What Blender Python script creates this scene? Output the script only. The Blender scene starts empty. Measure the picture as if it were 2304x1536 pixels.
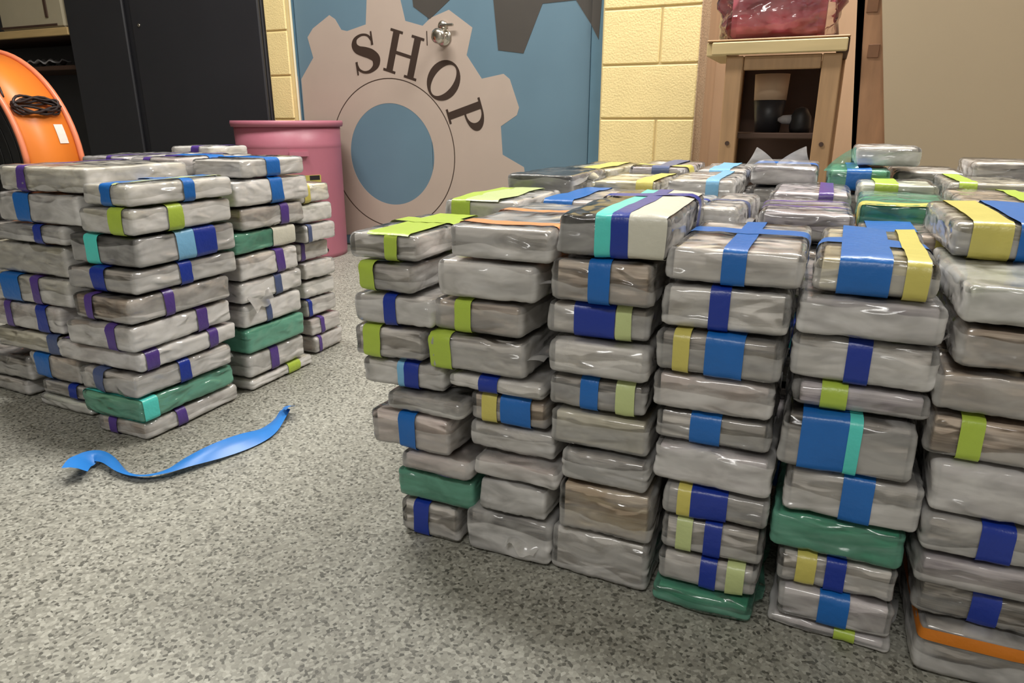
import bpy, math, random
import numpy as np
from mathutils import Vector, Matrix

# ------------------------------------------------------------------ camera, world, lights
scene = bpy.context.scene
COL = scene.collection
FPX = 1550.0                      # focal length in pixels of the 2304 px wide photograph
PITCH = math.radians(17.745)
YAW = math.radians(23.7)
EYE = 0.61
cam_data = bpy.data.cameras.new('camera')
cam_data.sensor_width = 36.0
cam_data.lens = FPX / 2304 * 36
cam_data.clip_start = 0.02
cam = bpy.data.objects.new('camera', cam_data)
cam.location = (0, 0, EYE)
cam.rotation_euler = (math.pi / 2 - PITCH, 0, YAW)
COL.objects.link(cam)
scene.camera = cam

world = bpy.data.worlds.new('room_ambient')
scene.world = world
world.use_nodes = True
bg = world.node_tree.nodes['Background']
bg.inputs[0].default_value = (1.0, 0.94, 0.86, 1)
bg.inputs[1].default_value = 0.3

def area_light(name, loc, size, power, col, rot=(0, 0, 0)):
    d = bpy.data.lights.new(name, 'AREA')
    d.shape = 'RECTANGLE'
    d.size, d.size_y = size
    d.energy = power
    d.color = col
    o = bpy.data.objects.new(name, d)
    o.location = loc
    o.rotation_euler = rot
    COL.objects.link(o)
    return o
area_light('ceiling_tube', (-1.68, 1.55, 2.75), (1.3, 0.35), 67, (1.0, 0.97, 0.92))
area_light('ceiling_tube', (0.35, 2.35, 2.75), (1.3, 0.35), 90, (1.0, 0.97, 0.92))
area_light('ceiling_tube', (-0.2, -1.5, 2.75), (1.3, 0.35), 47, (1.0, 0.98, 0.94))

scene.view_settings.view_transform = 'Standard'
scene.view_settings.look = 'None'
scene.view_settings.gamma = 1.0
scene.view_settings.use_curve_mapping = False
scene.view_settings.exposure = 0.12

# ------------------------------------------------------------------ measuring helpers
_c, _s = math.cos(PITCH), math.sin(PITCH)
_ca, _sa = math.cos(YAW), math.sin(YAW)
def ray(x, y):
    u = (x - 1152) / FPX; v = (768 - y) / FPX
    X, Y, Z = u, _c + v * _s, -_s + v * _c
    return (X * _ca - Y * _sa, X * _sa + Y * _ca, Z)
def on_y(x, y, b):
    r = ray(x, y); t = b / r[1]
    return r[0] * t, EYE + r[2] * t
def on_x(x, y, a):
    r = ray(x, y); t = a / r[0]
    return r[1] * t, EYE + r[2] * t
def on_z(x, y, z):
    r = ray(x, y); t = (z - EYE) / r[2]
    return r[0] * t, r[1] * t

# ------------------------------------------------------------------ materials
def lin(r, g, b):
    f = lambda c: ((c / 255 + 0.055) / 1.055) ** 2.4 if c > 10 else c / 255 / 12.92
    return (f(r), f(g), f(b), 1)

def new_mat(name):
    m = bpy.data.materials.new(name)
    m.use_nodes = True
    nt = m.node_tree
    p = nt.nodes['Principled BSDF']
    return m, nt, p

def N(nt, t, **kw):
    n = nt.nodes.new(t)
    for k, v in kw.items():
        setattr(n, k, v)
    return n

def mat(name, col, rough=0.5, var=0.08, scale=12.0, bump=0.0, bscale=60.0, metal=0.0, spec=0.5, stretch=(1, 1, 1)):
    m, nt, p = new_mat(name)
    tc = N(nt, 'ShaderNodeTexCoord')
    mp = N(nt, 'ShaderNodeMapping'); mp.inputs['Scale'].default_value = stretch
    nt.links.new(tc.outputs['Object'], mp.inputs['Vector'])
    no = N(nt, 'ShaderNodeTexNoise'); no.inputs['Scale'].default_value = scale; no.inputs['Detail'].default_value = 5
    nt.links.new(mp.outputs[0], no.inputs['Vector'])
    mx = N(nt, 'ShaderNodeMix', data_type='RGBA')
    a = tuple(max(0, c * (1 - var * 2)) for c in col[:3]) + (1,)
    b = tuple(min(1, c * (1 + var * 2)) for c in col[:3]) + (1,)
    mx.inputs['A'].default_value = a; mx.inputs['B'].default_value = b
    nt.links.new(no.outputs['Fac'], mx.inputs['Factor'])
    nt.links.new(mx.outputs['Result'], p.inputs['Base Color'])
    p.inputs['Roughness'].default_value = rough
    p.inputs['Metallic'].default_value = metal
    p.inputs['Specular IOR Level'].default_value = spec
    if bump:
        bn = N(nt, 'ShaderNodeTexNoise'); bn.inputs['Scale'].default_value = bscale; bn.inputs['Detail'].default_value = 4
        nt.links.new(mp.outputs[0], bn.inputs['Vector'])
        bp = N(nt, 'ShaderNodeBump'); bp.inputs['Strength'].default_value = bump; bp.inputs['Distance'].default_value = 0.01
        nt.links.new(bn.outputs['Fac'], bp.inputs['Height'])
        nt.links.new(bp.outputs[0], p.inputs['Normal'])
    return m

def paper_mat(name, c1, c2, rough=0.55, split=None):
    """layered sheets: colour streaks that run along the bundle, shifted from bundle to bundle"""
    m, nt, p = new_mat(name)
    tc = N(nt, 'ShaderNodeTexCoord')
    oi = N(nt, 'ShaderNodeObjectInfo')
    ad = N(nt, 'ShaderNodeVectorMath', operation='ADD')
    sc = N(nt, 'ShaderNodeVectorMath', operation='SCALE'); sc.inputs['Scale'].default_value = 37.0
    cb = N(nt, 'ShaderNodeCombineXYZ')
    for i in range(3):
        nt.links.new(oi.outputs['Random'], cb.inputs[i])
    nt.links.new(cb.outputs[0], sc.inputs[0])
    nt.links.new(tc.outputs['Object'], ad.inputs[0]); nt.links.new(sc.outputs[0], ad.inputs[1])
    mp = N(nt, 'ShaderNodeMapping'); mp.inputs['Scale'].default_value = (5, 5, 105)
    nt.links.new(ad.outputs[0], mp.inputs['Vector'])
    no = N(nt, 'ShaderNodeTexNoise'); no.inputs['Scale'].default_value = 1.0; no.inputs['Detail'].default_value = 5; no.inputs['Roughness'].default_value = 0.65
    nt.links.new(mp.outputs[0], no.inputs['Vector'])
    rp = N(nt, 'ShaderNodeValToRGB')
    rp.color_ramp.elements[0].position = 0.40; rp.color_ramp.elements[0].color = c1
    rp.color_ramp.elements[1].position = 0.58; rp.color_ramp.elements[1].color = c2
    nt.links.new(no.outputs['Fac'], rp.inputs[0])
    bl = N(nt, 'ShaderNodeTexNoise'); bl.inputs['Scale'].default_value = 14; bl.inputs['Detail'].default_value = 3
    nt.links.new(ad.outputs[0], bl.inputs['Vector'])
    br = N(nt, 'ShaderNodeMapRange'); br.inputs['From Min'].default_value = 0.5; br.inputs['From Max'].default_value = 0.62; br.inputs['To Max'].default_value = 0.38
    nt.links.new(bl.outputs['Fac'], br.inputs['Value'])
    bm_ = N(nt, 'ShaderNodeMix', data_type='RGBA'); bm_.inputs['B'].default_value = tuple(c * 0.55 for c in c1[:3]) + (1,)
    nt.links.new(br.outputs[0], bm_.inputs['Factor']); nt.links.new(rp.outputs[0], bm_.inputs['A'])
    hs = N(nt, 'ShaderNodeHueSaturation')
    mr = N(nt, 'ShaderNodeMapRange'); mr.inputs['To Min'].default_value = 0.8; mr.inputs['To Max'].default_value = 1.15
    nt.links.new(oi.outputs['Random'], mr.inputs['Value']); nt.links.new(mr.outputs[0], hs.inputs['Value'])
    nt.links.new(bm_.outputs['Result'], hs.inputs['Color'])
    nt.links.new(hs.outputs[0], p.inputs['Base Color'])
    p.inputs['Roughness'].default_value = rough
    return m

def film_mat(name, col, lo, hi, rough=0.16, fold=0.3, bd=0.012):
    """thin plastic film: see-through, milky where it lies double or bunches up, with glossy creases"""
    m = bpy.data.materials.new(name); m.use_nodes = True
    nt = m.node_tree; nt.nodes.clear()
    out = N(nt, 'ShaderNodeOutputMaterial')
    tc = N(nt, 'ShaderNodeTexCoord'); oi = N(nt, 'ShaderNodeObjectInfo')
    sc = N(nt, 'ShaderNodeMath', operation='MULTIPLY'); sc.inputs[1].default_value = 91.0
    nt.links.new(oi.outputs['Random'], sc.inputs[0])
    ad = N(nt, 'ShaderNodeVectorMath', operation='ADD')
    nt.links.new(tc.outputs['Object'], ad.inputs[0]); nt.links.new(sc.outputs[0], ad.inputs[1])
    mp = N(nt, 'ShaderNodeMapping'); mp.inputs['Scale'].default_value = (1.0, 1.0, 2.6)
    nt.links.new(ad.outputs[0], mp.inputs['Vector'])
    no = N(nt, 'ShaderNodeTexNoise'); no.inputs['Scale'].default_value = 15; no.inputs['Detail'].default_value = 3; no.inputs['Distortion'].default_value = 0.6
    nt.links.new(mp.outputs[0], no.inputs['Vector'])
    mr = N(nt, 'ShaderNodeMapRange'); mr.inputs['From Min'].default_value = 0.36; mr.inputs['From Max'].default_value = 0.66
    mr.inputs['To Min'].default_value = lo; mr.inputs['To Max'].default_value = hi
    nt.links.new(no.outputs['Fac'], mr.inputs['Value'])
    # the film's overlap ends in an uneven line that runs round the bundle
    se = N(nt, 'ShaderNodeSeparateXYZ'); nt.links.new(tc.outputs['Generated'], se.inputs[0])
    wn = N(nt, 'ShaderNodeTexNoise'); wn.inputs['Scale'].default_value = 11; wn.inputs['Detail'].default_value = 1
    nt.links.new(ad.outputs[0], wn.inputs['Vector'])
    w1 = N(nt, 'ShaderNodeMath', operation='MULTIPLY_ADD'); w1.inputs[1].default_value = 0.7; nt.links.new(wn.outputs['Fac'], w1.inputs[0]); nt.links.new(se.outputs['Z'], w1.inputs[2])
    th = N(nt, 'ShaderNodeMath', operation='MULTIPLY_ADD'); th.inputs[1].default_value = 0.75; th.inputs[2].default_value = 0.55; nt.links.new(oi.outputs['Random'], th.inputs[0])
    df_ = N(nt, 'ShaderNodeMath', operation='SUBTRACT'); nt.links.new(th.outputs[0], df_.inputs[0]); nt.links.new(w1.outputs[0], df_.inputs[1])
    st = N(nt, 'ShaderNodeMapRange'); st.inputs['From Min'].default_value = 0.0; st.inputs['From Max'].default_value = 0.03; st.inputs['To Max'].default_value = fold
    nt.links.new(df_.outputs[0], st.inputs['Value'])
    al = N(nt, 'ShaderNodeMath', operation='ADD', use_clamp=True); nt.links.new(mr.outputs[0], al.inputs[0]); nt.links.new(st.outputs[0], al.inputs[1])
    cr = N(nt, 'ShaderNodeTexNoise', noise_type='RIDGED_MULTIFRACTAL'); cr.inputs['Scale'].default_value = 17; cr.inputs['Detail'].default_value = 2.5; cr.inputs['Distortion'].default_value = 0.5
    nt.links.new(mp.outputs[0], cr.inputs['Vector'])
    bp = N(nt, 'ShaderNodeBump'); bp.inputs['Strength'].default_value = 1.0; bp.inputs['Distance'].default_value = bd
    nt.links.new(cr.outputs['Fac'], bp.inputs['Height'])
    cw = N(nt, 'ShaderNodeMapRange'); cw.inputs['From Min'].default_value = 0.95; cw.inputs['From Max'].default_value = 1.4; cw.inputs['To Max'].default_value = 0.45 if fold else 0.2  # whitens the crease ridges: their white highlights are painted into the film's opacity
    nt.links.new(cr.outputs['Fac'], cw.inputs['Value'])
    ex = N(nt, 'ShaderNodeMath', operation='SUBTRACT'); ex.inputs[1].default_value = 0.5; nt.links.new(se.outputs['X'], ex.inputs[0])
    ea = N(nt, 'ShaderNodeMath', operation='ABSOLUTE'); nt.links.new(ex.outputs[0], ea.inputs[0])
    en = N(nt, 'ShaderNodeMapRange'); en.inputs['From Min'].default_value = 0.43; en.inputs['From Max'].default_value = 0.5; en.inputs['To Max'].default_value = 0.4 if fold else 0.1
    nt.links.new(ea.outputs[0], en.inputs['Value'])
    a2 = N(nt, 'ShaderNodeMath', operation='ADD', use_clamp=True); nt.links.new(al.outputs[0], a2.inputs[0]); nt.links.new(cw.outputs[0], a2.inputs[1])
    a3 = N(nt, 'ShaderNodeMath', operation='ADD', use_clamp=True); nt.links.new(a2.outputs[0], a3.inputs[0]); nt.links.new(en.outputs[0], a3.inputs[1])
    al = a3
    tr = N(nt, 'ShaderNodeBsdfTransparent'); tr.inputs[0].default_value = tuple(0.55 + 0.45 * min(1, c / max(col[:3])) for c in col[:3]) + (1,)
    df = N(nt, 'ShaderNodeBsdfDiffuse'); df.inputs[0].default_value = col
    b2 = N(nt, 'ShaderNodeBump'); b2.inputs['Strength'].default_value = 0.9; b2.inputs['Distance'].default_value = 0.007
    nt.links.new(cr.outputs['Fac'], b2.inputs['Height']); nt.links.new(b2.outputs[0], df.inputs['Normal'])
    tl = N(nt, 'ShaderNodeBsdfTranslucent'); tl.inputs[0].default_value = col
    md = N(nt, 'ShaderNodeMixShader'); md.inputs[0].default_value = 0.3
    nt.links.new(df.outputs[0], md.inputs[1]); nt.links.new(tl.outputs[0], md.inputs[2])
    mx = N(nt, 'ShaderNodeMixShader')
    nt.links.new(al.outputs[0], mx.inputs[0]); nt.links.new(tr.outputs[0], mx.inputs[1]); nt.links.new(md.outputs[0], mx.inputs[2])
    gl = N(nt, 'ShaderNodeBsdfGlossy'); gl.inputs['Roughness'].default_value = rough
    nt.links.new(bp.outputs[0], gl.inputs['Normal'])
    fr = N(nt, 'ShaderNodeFresnel'); fr.inputs['IOR'].default_value = 1.62
    nt.links.new(bp.outputs[0], fr.inputs['Normal'])
    mg = N(nt, 'ShaderNodeMixShader')
    nt.links.new(fr.outputs[0], mg.inputs[0]); nt.links.new(mx.outputs[0], mg.inputs[1]); nt.links.new(gl.outputs[0], mg.inputs[2])
    nt.links.new(mg.outputs[0], out.inputs['Surface'])
    return m

M = {}
PAPER = dict(
    grey=((162, 157, 151), (232, 227, 221)), white=((206, 202, 196), (246, 243, 238)), tan=((152, 134, 118), (222, 206, 188)),
    pink=((188, 172, 166), (234, 221, 215)), dark=((62, 57, 55), (194, 187, 179)), black=((16, 15, 15), (62, 60, 57)),
    olive=((162, 157, 136), (222, 217, 198)), lavender=((158, 150, 156), (224, 217, 220)), teal=((36, 120, 96), (110, 186, 158)),
    beige=((190, 170, 146), (244, 230, 204)), cream=((196, 187, 156), (246, 240, 210)), palegreen=((188, 193, 174), (232, 236, 220)))
for k, (a, b) in PAPER.items():
    M[k] = paper_mat('paper_' + k, lin(*a), lin(*b))
M['clear'] = film_mat('film_clear', (0.9, 0.885, 0.87, 1), 0.0, 0.22, 0.12, 0.3)
M['milky'] = film_mat('film_milky', (0.9, 0.885, 0.87, 1), 0.12, 0.5, 0.15, 0.35)
M['flap'] = film_mat('film_flap', (0.9, 0.885, 0.87, 1), 0.3, 0.6, 0.2, 0.0, 0.004)
M['green'] = film_mat('film_green', lin(120, 186, 162), 0.2, 0.55, 0.14, 0.3)
TAPE = dict(blue=(24, 100, 178), navy=(22, 50, 146), lime=(168, 192, 72), purple=(80, 56, 132), yellow=(200, 190, 100), teal=(84, 206, 196),
            orange=(232, 150, 96), sky=(120, 176, 214), slate=(74, 88, 128), palelime=(188, 200, 140), frost=(206, 204, 190), gold=(206, 120, 30))
for k, a in TAPE.items():
    M['t_' + k] = mat('tape_' + k, lin(*a), rough=0.34, var=0.04, scale=30, bump=0.12, bscale=90)

# ------------------------------------------------------------------ mesh helpers
def link(o, parent=None):
    COL.objects.link(o)
    if parent is not None:
        o.parent = parent
    return o

def mesh_obj(name, verts, faces, material, parent=None, smooth=True):
    me = bpy.data.meshes.new(name)
    me.from_pydata([tuple(map(float, v)) for v in verts], [], faces)
    if smooth:
        me.polygons.foreach_set('use_smooth', [True] * len(me.polygons))
    me.update()
    if material is not None:
        me.materials.append(material)
    return link(bpy.data.objects.new(name, me), parent)

def tag(o, label, cat, group=None, kind=None):
    if label: o['label'] = label
    if cat: o['category'] = cat
    if group: o['group'] = group
    if kind: o['kind'] = kind
    return o

def empty(name, loc, rz=0.0):
    o = bpy.data.objects.new(name, None)
    o.empty_display_size = 0.05
    o.location = loc
    o.rotation_euler = (0, 0, rz)
    return link(o)

class MB:
    """collects shapes of ONE part"""
    def __init__(s): s.v = []; s.f = []
    def add(s, vs, fs):
        n = len(s.v); s.v += [tuple(v) for v in vs]; s.f += [tuple(i + n for i in f) for f in fs]; return s
    def box(s, lo, hi, bev=0.0):
        if bev <= 0:
            x0, y0, z0 = lo; x1, y1, z1 = hi
            return s.add([(x0,y0,z0),(x1,y0,z0),(x1,y1,z0),(x0,y1,z0),(x0,y0,z1),(x1,y0,z1),(x1,y1,z1),(x0,y1,z1)],
                         [(0,3,2,1),(4,5,6,7),(0,1,5,4),(1,2,6,5),(2,3,7,6),(3,0,4,7)])
        c = [(a + b) / 2 for a, b in zip(lo, hi)]; h = [(b - a) / 2 for a, b in zip(lo, hi)]
        b = min(bev, *[k * 0.95 for k in h])
        pts, idx = [], {}
        for sx in (-1, 1):
            for sy in (-1, 1):
                for sz in (-1, 1):
                    for ax in range(3):
                        p = [sx * (h[0] - b), sy * (h[1] - b), sz * (h[2] - b)]
                        p[ax] = (sx, sy, sz)[ax] * h[ax]
                        idx[(sx, sy, sz, ax)] = len(pts)
                        pts.append([c[i] + p[i] for i in range(3)])
        fs = []
        def q(*k): fs.append([idx[i] for i in k])
        for d in (-1, 1):
            for ax in range(3):
                u, w = [i for i in range(3) if i != ax]
                ks = []
                for (su, sw) in ((-1, -1), (1, -1), (1, 1), (-1, 1)):
                    t = [0, 0, 0]; t[ax] = d; t[u] = su; t[w] = sw; ks.append((*t, ax))
                q(*ks)
        for ax in range(3):
            u, w = [i for i in range(3) if i != ax]
            for su in (-1, 1):
                for sw in (-1, 1):
                    t0 = [0, 0, 0]; t0[u] = su; t0[w] = sw
                    t1 = list(t0); t0[ax] = -1; t1[ax] = 1
                    q((*t0, u), (*t1, u), (*t1, w), (*t0, w))
        for sx in (-1, 1):
            for sy in (-1, 1):
                for sz in (-1, 1):
                    q((sx, sy, sz, 0), (sx, sy, sz, 1), (sx, sy, sz, 2))
        return s.add(pts, fs)
    def lathe(s, prof, n=48, cap=True):
        """profile of (radius, z) round the z axis"""
        vs, fs = [], []
        for r, z in prof:
            for i in range(n):
                t = 2 * math.pi * i / n
                vs.append((r * math.cos(t), r * math.sin(t), z))
        for j in range(len(prof) - 1):
            for i in range(n):
                k = (i + 1) % n
                fs.append((j * n + i, j * n + k, (j + 1) * n + k, (j + 1) * n + i))
        if cap:
            fs.append(tuple(range(n - 1, -1, -1)))
            fs.append(tuple((len(prof) - 1) * n + i for i in range(n)))
        return s.add(vs, fs)
    def tube(s, pts, r, n=8):
        pts = [Vector(p) for p in pts]
        vs, fs = [], []
        up = Vector((0.13, 0.21, 1)).normalized()
        for k, p in enumerate(pts):
            d = (pts[min(k + 1, len(pts) - 1)] - pts[max(k - 1, 0)]).normalized()
            x = d.cross(up)
            if x.length < 1e-3: x = d.cross(Vector((1, 0, 0)))
            x.normalize(); y = d.cross(x)
            for i in range(n):
                t = 2 * math.pi * i / n
                vs.append(p + (x * math.cos(t) + y * math.sin(t)) * r)
        for k in range(len(pts) - 1):
            for i in range(n):
                j = (i + 1) % n
                fs.append((k * n + i, k * n + j, (k + 1) * n + j, (k + 1) * n + i))
        fs.append(tuple(range(n - 1, -1, -1))); fs.append(tuple((len(pts) - 1) * n + i for i in range(n)))
        return s.add(vs, fs)
    def plate(s, poly, y0, y1):
        """a polygon given in (x, z), from depth y0 (front) to y1"""
        n = len(poly)
        vs = [(p[0], y0, p[1]) for p in poly] + [(p[0], y1, p[1]) for p in poly]
        fs = [tuple(range(n)), tuple(range(2 * n - 1, n - 1, -1))] + [(i, i + n, (i + 1) % n + n, (i + 1) % n) for i in range(n)]
        return s.add(vs, fs)
    def build(s, name, material, parent=None, smooth=False):
        return mesh_obj(name, s.v, s.f, material, parent, smooth)

def catmull(pts, k=6):
    out = []
    n = len(pts)
    for i in range(n - 1):
        p0, p1, p2, p3 = (np.array(pts[max(0, min(n - 1, j))], float) for j in (i - 1, i, i + 1, i + 2))
        for t in np.linspace(0, 1, k, endpoint=False):
            out.append(0.5 * ((2 * p1) + (-p0 + p2) * t + (2 * p0 - 5 * p1 + 4 * p2 - p3) * t * t + (-p0 + 3 * p1 - 3 * p2 + p3) * t ** 3))
    out.append(np.array(pts[-1], float))
    return out

# ================================================================== THE SETTING
m_floor, nt, p = new_mat('floor_flake_epoxy')
tc = N(nt, 'ShaderNodeTexCoord')
v1 = N(nt, 'ShaderNodeTexVoronoi'); v1.inputs['Scale'].default_value = 235
nt.links.new(tc.outputs['Object'], v1.inputs['Vector'])
sp = N(nt, 'ShaderNodeSeparateColor'); nt.links.new(v1.outputs['Color'], sp.inputs[0])
rp = N(nt, 'ShaderNodeValToRGB')
els = rp.color_ramp.elements
els[0].position = 0.0; els[0].color = lin(80, 79, 72)
els[1].position = 1.0; els[1].color = lin(174, 173, 163)
for pos, c in ((0.12, (106, 105, 97)), (0.24, (132, 131, 122)), (0.6, (146, 145, 135)), (0.85, (160, 159, 149))):
    e = els.new(pos); e.color = lin(*c)
nt.links.new(sp.outputs['Red'], rp.inputs[0])
n2 = N(nt, 'ShaderNodeTexNoise'); n2.inputs['Scale'].default_value = 3.0; n2.inputs['Detail'].default_value = 4
nt.links.new(tc.outputs['Object'], n2.inputs['Vector'])
mr = N(nt, 'ShaderNodeMapRange'); mr.inputs['To Min'].default_value = 0.9; mr.inputs['To Max'].default_value = 1.08
nt.links.new(n2.outputs['Fac'], mr.inputs['Value'])
hs = N(nt, 'ShaderNodeHueSaturation'); nt.links.new(rp.outputs[0], hs.inputs['Color']); nt.links.new(mr.outputs[0], hs.inputs['Value'])
nt.links.new(hs.outputs[0], p.inputs['Base Color'])
p.inputs['Roughness'].default_value = 0.5
bp = N(nt, 'ShaderNodeBump'); bp.inputs['Strength'].default_value = 0.15; bp.inputs['Distance'].default_value = 0.002
nt.links.new(sp.outputs['Green'], bp.inputs['Height']); nt.links.new(bp.outputs[0], p.inputs['Normal'])

o = MB().box((-7.0, -2.5, -0.1), (3.2, 4.2, 0.0)).build('floor', m_floor)
tag(o, 'grey speckled flake floor', None, kind='structure')

m_ceil = mat('ceiling_white', lin(226, 222, 210), rough=0.8, var=0.03)
m_plain = mat('plain_wall_paint', lin(178, 176, 172), rough=0.7, var=0.04)
tag(MB().box((-7.0, -2.6, 2.9), (3.2, 4.2, 3.0)).build('ceiling', m_ceil), 'white ceiling', None, kind='structure')
tag(MB().box((-7.0, -2.6, 0), (3.2, -2.5, 2.9)).build('wall_front', m_plain), 'plain wall behind the camera', None, kind='structure')
tag(MB().box((3.1, -2.5, 0), (3.2, 4.2, 2.9)).build('wall_right', m_plain), 'plain wall to the right', None, kind='structure')
tag(MB().box((-7.1, -2.5, 0), (-7.0, 4.2, 2.9)).build('wall_left', m_plain), 'plain wall to the left', None, kind='structure')
WB = 2.87                                            # face of the painted block wall
m_cream = mat('cream_block_paint', lin(240, 218, 158), rough=0.42, var=0.05, scale=9, bump=0.25, bscale=140)
m_mortar = mat('cream_joint_paint', lin(214, 192, 138), rough=0.6, var=0.05, scale=20)
m_raw = mat('raw_block', lin(176, 152, 124), rough=0.8, var=0.12, scale=30, bump=0.4, bscale=120)
DL, DR = -2.442, -0.868                              # door opening
AE = -0.483                                          # end of the block wall
b = MB()
b.box((-2.575, WB + 0.006, 0), (DL, WB + 0.19, 2.9)); b.box((-7.0, 3.3, 0), (-2.575, 3.4, 2.9)); b.box((DR, WB + 0.006, 0), (AE - 0.004, WB + 0.19, 2.9)); b.box((DL, WB + 0.006, 2.1), (DR, WB + 0.19, 2.9))
wall = b.build('wall_back', m_mortar)
tag(wall, 'cream painted concrete block wall', None, kind='structure')
CH = 0.2034
def block(x0, x1, k, zoff=0.008):
    g = 0.0035
    z0 = 0.61 + zoff + (k - 3) * CH
    MB().box((x0 + g, WB, z0 + g), (x1 - g, WB + 0.03, z0 + CH - g), 0.004).build('block', m_cream, wall)
for k in range(0, 9):
    if k % 2 == 1:
        block(DR, AE, k)
    else:
        xm = on_y(1487, 80, WB)[0]
        block(DR, xm, k); block(xm, AE, k)
    block(-2.575, DL, k)
# raw end of the wall and the alcove beyond it
tag(MB().box((AE - 0.004, WB + 0.004, 0), (AE, WB + 0.19, 2.9)).build('trim_1', m_raw), 'unpainted end face of the block wall', None, kind='structure')
m_brown = mat('brown_panel', lin(172, 142, 112), rough=0.7, var=0.15, scale=7, stretch=(1, 1, 0.2))
tag(MB().box((AE, 3.32, 0), (3.1, 3.4, 2.9)).build('wall_alcove', m_brown), 'dim brown wall of the alcove', None, kind='structure')
tag(MB().box((AE - 0.06, WB + 0.19, 0), (AE, 3.4, 2.9)).build('wall_return', m_brown), 'brown side wall of the alcove', None, kind='structure')

# ---- door with painted gears
m_blue = mat('door_blue_paint', lin(98, 125, 141), rough=0.42, var=0.05, scale=4)
m_gear = mat('gear_beige_paint', lin(176, 160, 148), rough=0.45, var=0.04, scale=5)
m_dark = mat('gear_dark_paint', lin(74, 70, 66), rough=0.4, var=0.06, scale=6)
m_ink = mat('letter_ink', lin(56, 42, 34), rough=0.5, var=0.05)
m_jamb = mat('door_frame_blue', lin(92, 124, 142), rough=0.4, var=0.05)
m_white = mat('white_trim_paint', lin(222, 214, 186), rough=0.4, var=0.04)
DB = WB + 0.045
door = empty('door_1', ((DL + DR) / 2, DB, 0))
tag(door, 'blue double door painted with grey gears and the word SHOP', None, kind='structure')
def d_add(mb, name, m):
    mb.v = [(v[0] - (DL + DR) / 2, v[1] - DB, v[2]) for v in mb.v]
    return mb.build(name, m, door)
xl = on_y(681, 250, DB)[0]; xr = on_y(1332, 50, DB)[0]; xs = on_y(964, 80, DB)[0]
d_add(MB().box((xl + 0.002, DB, 0.008), (xs - 0.0008, DB + 0.045, 2.03), 0.0015), 'leaf', m_blue)
d_add(MB().box((xs + 0.0008, DB, 0.008), (xr - 0.002, DB + 0.045, 2.03), 0.0015), 'leaf', m_blue)
# frame: jambs with a pale outer edge
d_add(MB().box((DL + 0.012, DB - 0.012, 0), (xl - 0.003, DB + 0.06, 2.08), 0.003), 'jamb', m_jamb)
d_add(MB().box((xr + 0.003, DB - 0.012, 0), (DR - 0.003, DB + 0.06, 2.08), 0.003), 'jamb', m_jamb)
d_add(MB().box((DL + 0.012, DB - 0.012, 2.034), (DR - 0.003, DB + 0.06, 2.098), 0.003), 'lintel_bar', m_jamb)
d_add(MB().box((DL, DB - 0.02, 0), (DL + 0.011, DB + 0.06, 2.1), 0.004), 'casing', m_white)

GC = on_y(881, 348.5, DB); GX, GZ = GC
def dp(*pts):
    return [on_y(x, y, DB) for x, y in pts]
R_BODY = 0.565
vis = dp((678, 178), (705, 130), (692, 84), (704, 64), (741, 34), (754, 43), (768, 67), (781, 70), (823, 55), (825, 0))
vis += [(GX - 0.075, GZ + 0.72), (GX + 0.085, GZ + 0.72)]
vis += dp((901, 0), (912, 47), (951, 58), (965, 60), (969, 40), (1010, 22), (1063, 62), (1050, 124), (1084, 177), (1133, 166), (1147, 178), (1168, 242), (1163, 259), (1127, 284), (1131, 348), (1179, 376))
# lower teeth, behind the parcels, follow the same pitch
low = []
for a0 in (-12, -45, -78, -111):
    for da, r in ((4, 0.71), (-9, 0.71), (-14, R_BODY), (-22, R_BODY)):
        t = math.radians(a0 + da)
        low.append((GX + r * math.cos(t), GZ + r * math.sin(t)))
low = [p for p in low if p[1] > 0.02 and p[0] > xl + 0.01]
poly = vis + [p for p in low if p[1] > 0.02] + [(GX - 0.40, 0.02), (xl + 0.004, 0.12)]
poly = [(max(p[0], xl + 0.004), p[1]) for p in poly]
# gear as a ring of strips between outline and the central hole
def ring_plate(outer, centre, rad, y0, y1, n=96):
    """outline minus a round hole, as quads from hole to outline"""
    cx, cz = centre
    def hit(t):
        d = (math.cos(t), math.sin(t)); best = None
        for i in range(len(outer)):
            x1, z1 = outer[i]; x2, z2 = outer[(i + 1) % len(outer)]
            ex, ez = x2 - x1, z2 - z1
            den = d[0] * ez - d[1] * ex
            if abs(den) < 1e-9: continue
            s = ((x1 - cx) * ez - (z1 - cz) * ex) / den
            u = ((x1 - cx) * d[1] - (z1 - cz) * d[0]) / den
            if s > 0 and -1e-6 <= u <= 1 + 1e-6 and (best is None or s > best): best = s
        return best or rad
    ang = sorted(set([2 * math.pi * i / n for i in range(n)] + [math.atan2(p[1] - cz, p[0] - cx) % (2 * math.pi) for p in outer]))
    mb = MB()
    k = len(ang); vs = []
    for t in ang:
        r = hit(t)
        vs += [(cx + rad * math.cos(t), y0, cz + rad * math.sin(t)), (cx + r * math.cos(t), y0, cz + r * math.sin(t)), (cx + r * math.cos(t), y1, cz + r * math.sin(t)), (cx + rad * math.cos(t), y1, cz + rad * math.sin(t))]
    fs = []
    for i in range(k):
        j = (i + 1) % k
        for q in range(4):
            w = (q + 1) % 4
            fs.append((i * 4 + q, i * 4 + w, j * 4 + w, j * 4 + q))
    return mb.add(vs, fs)
d_add(ring_plate(poly, GC, 0.236, DB - 0.0006, DB + 0.001), 'beige_gear', m_gear)
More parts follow.
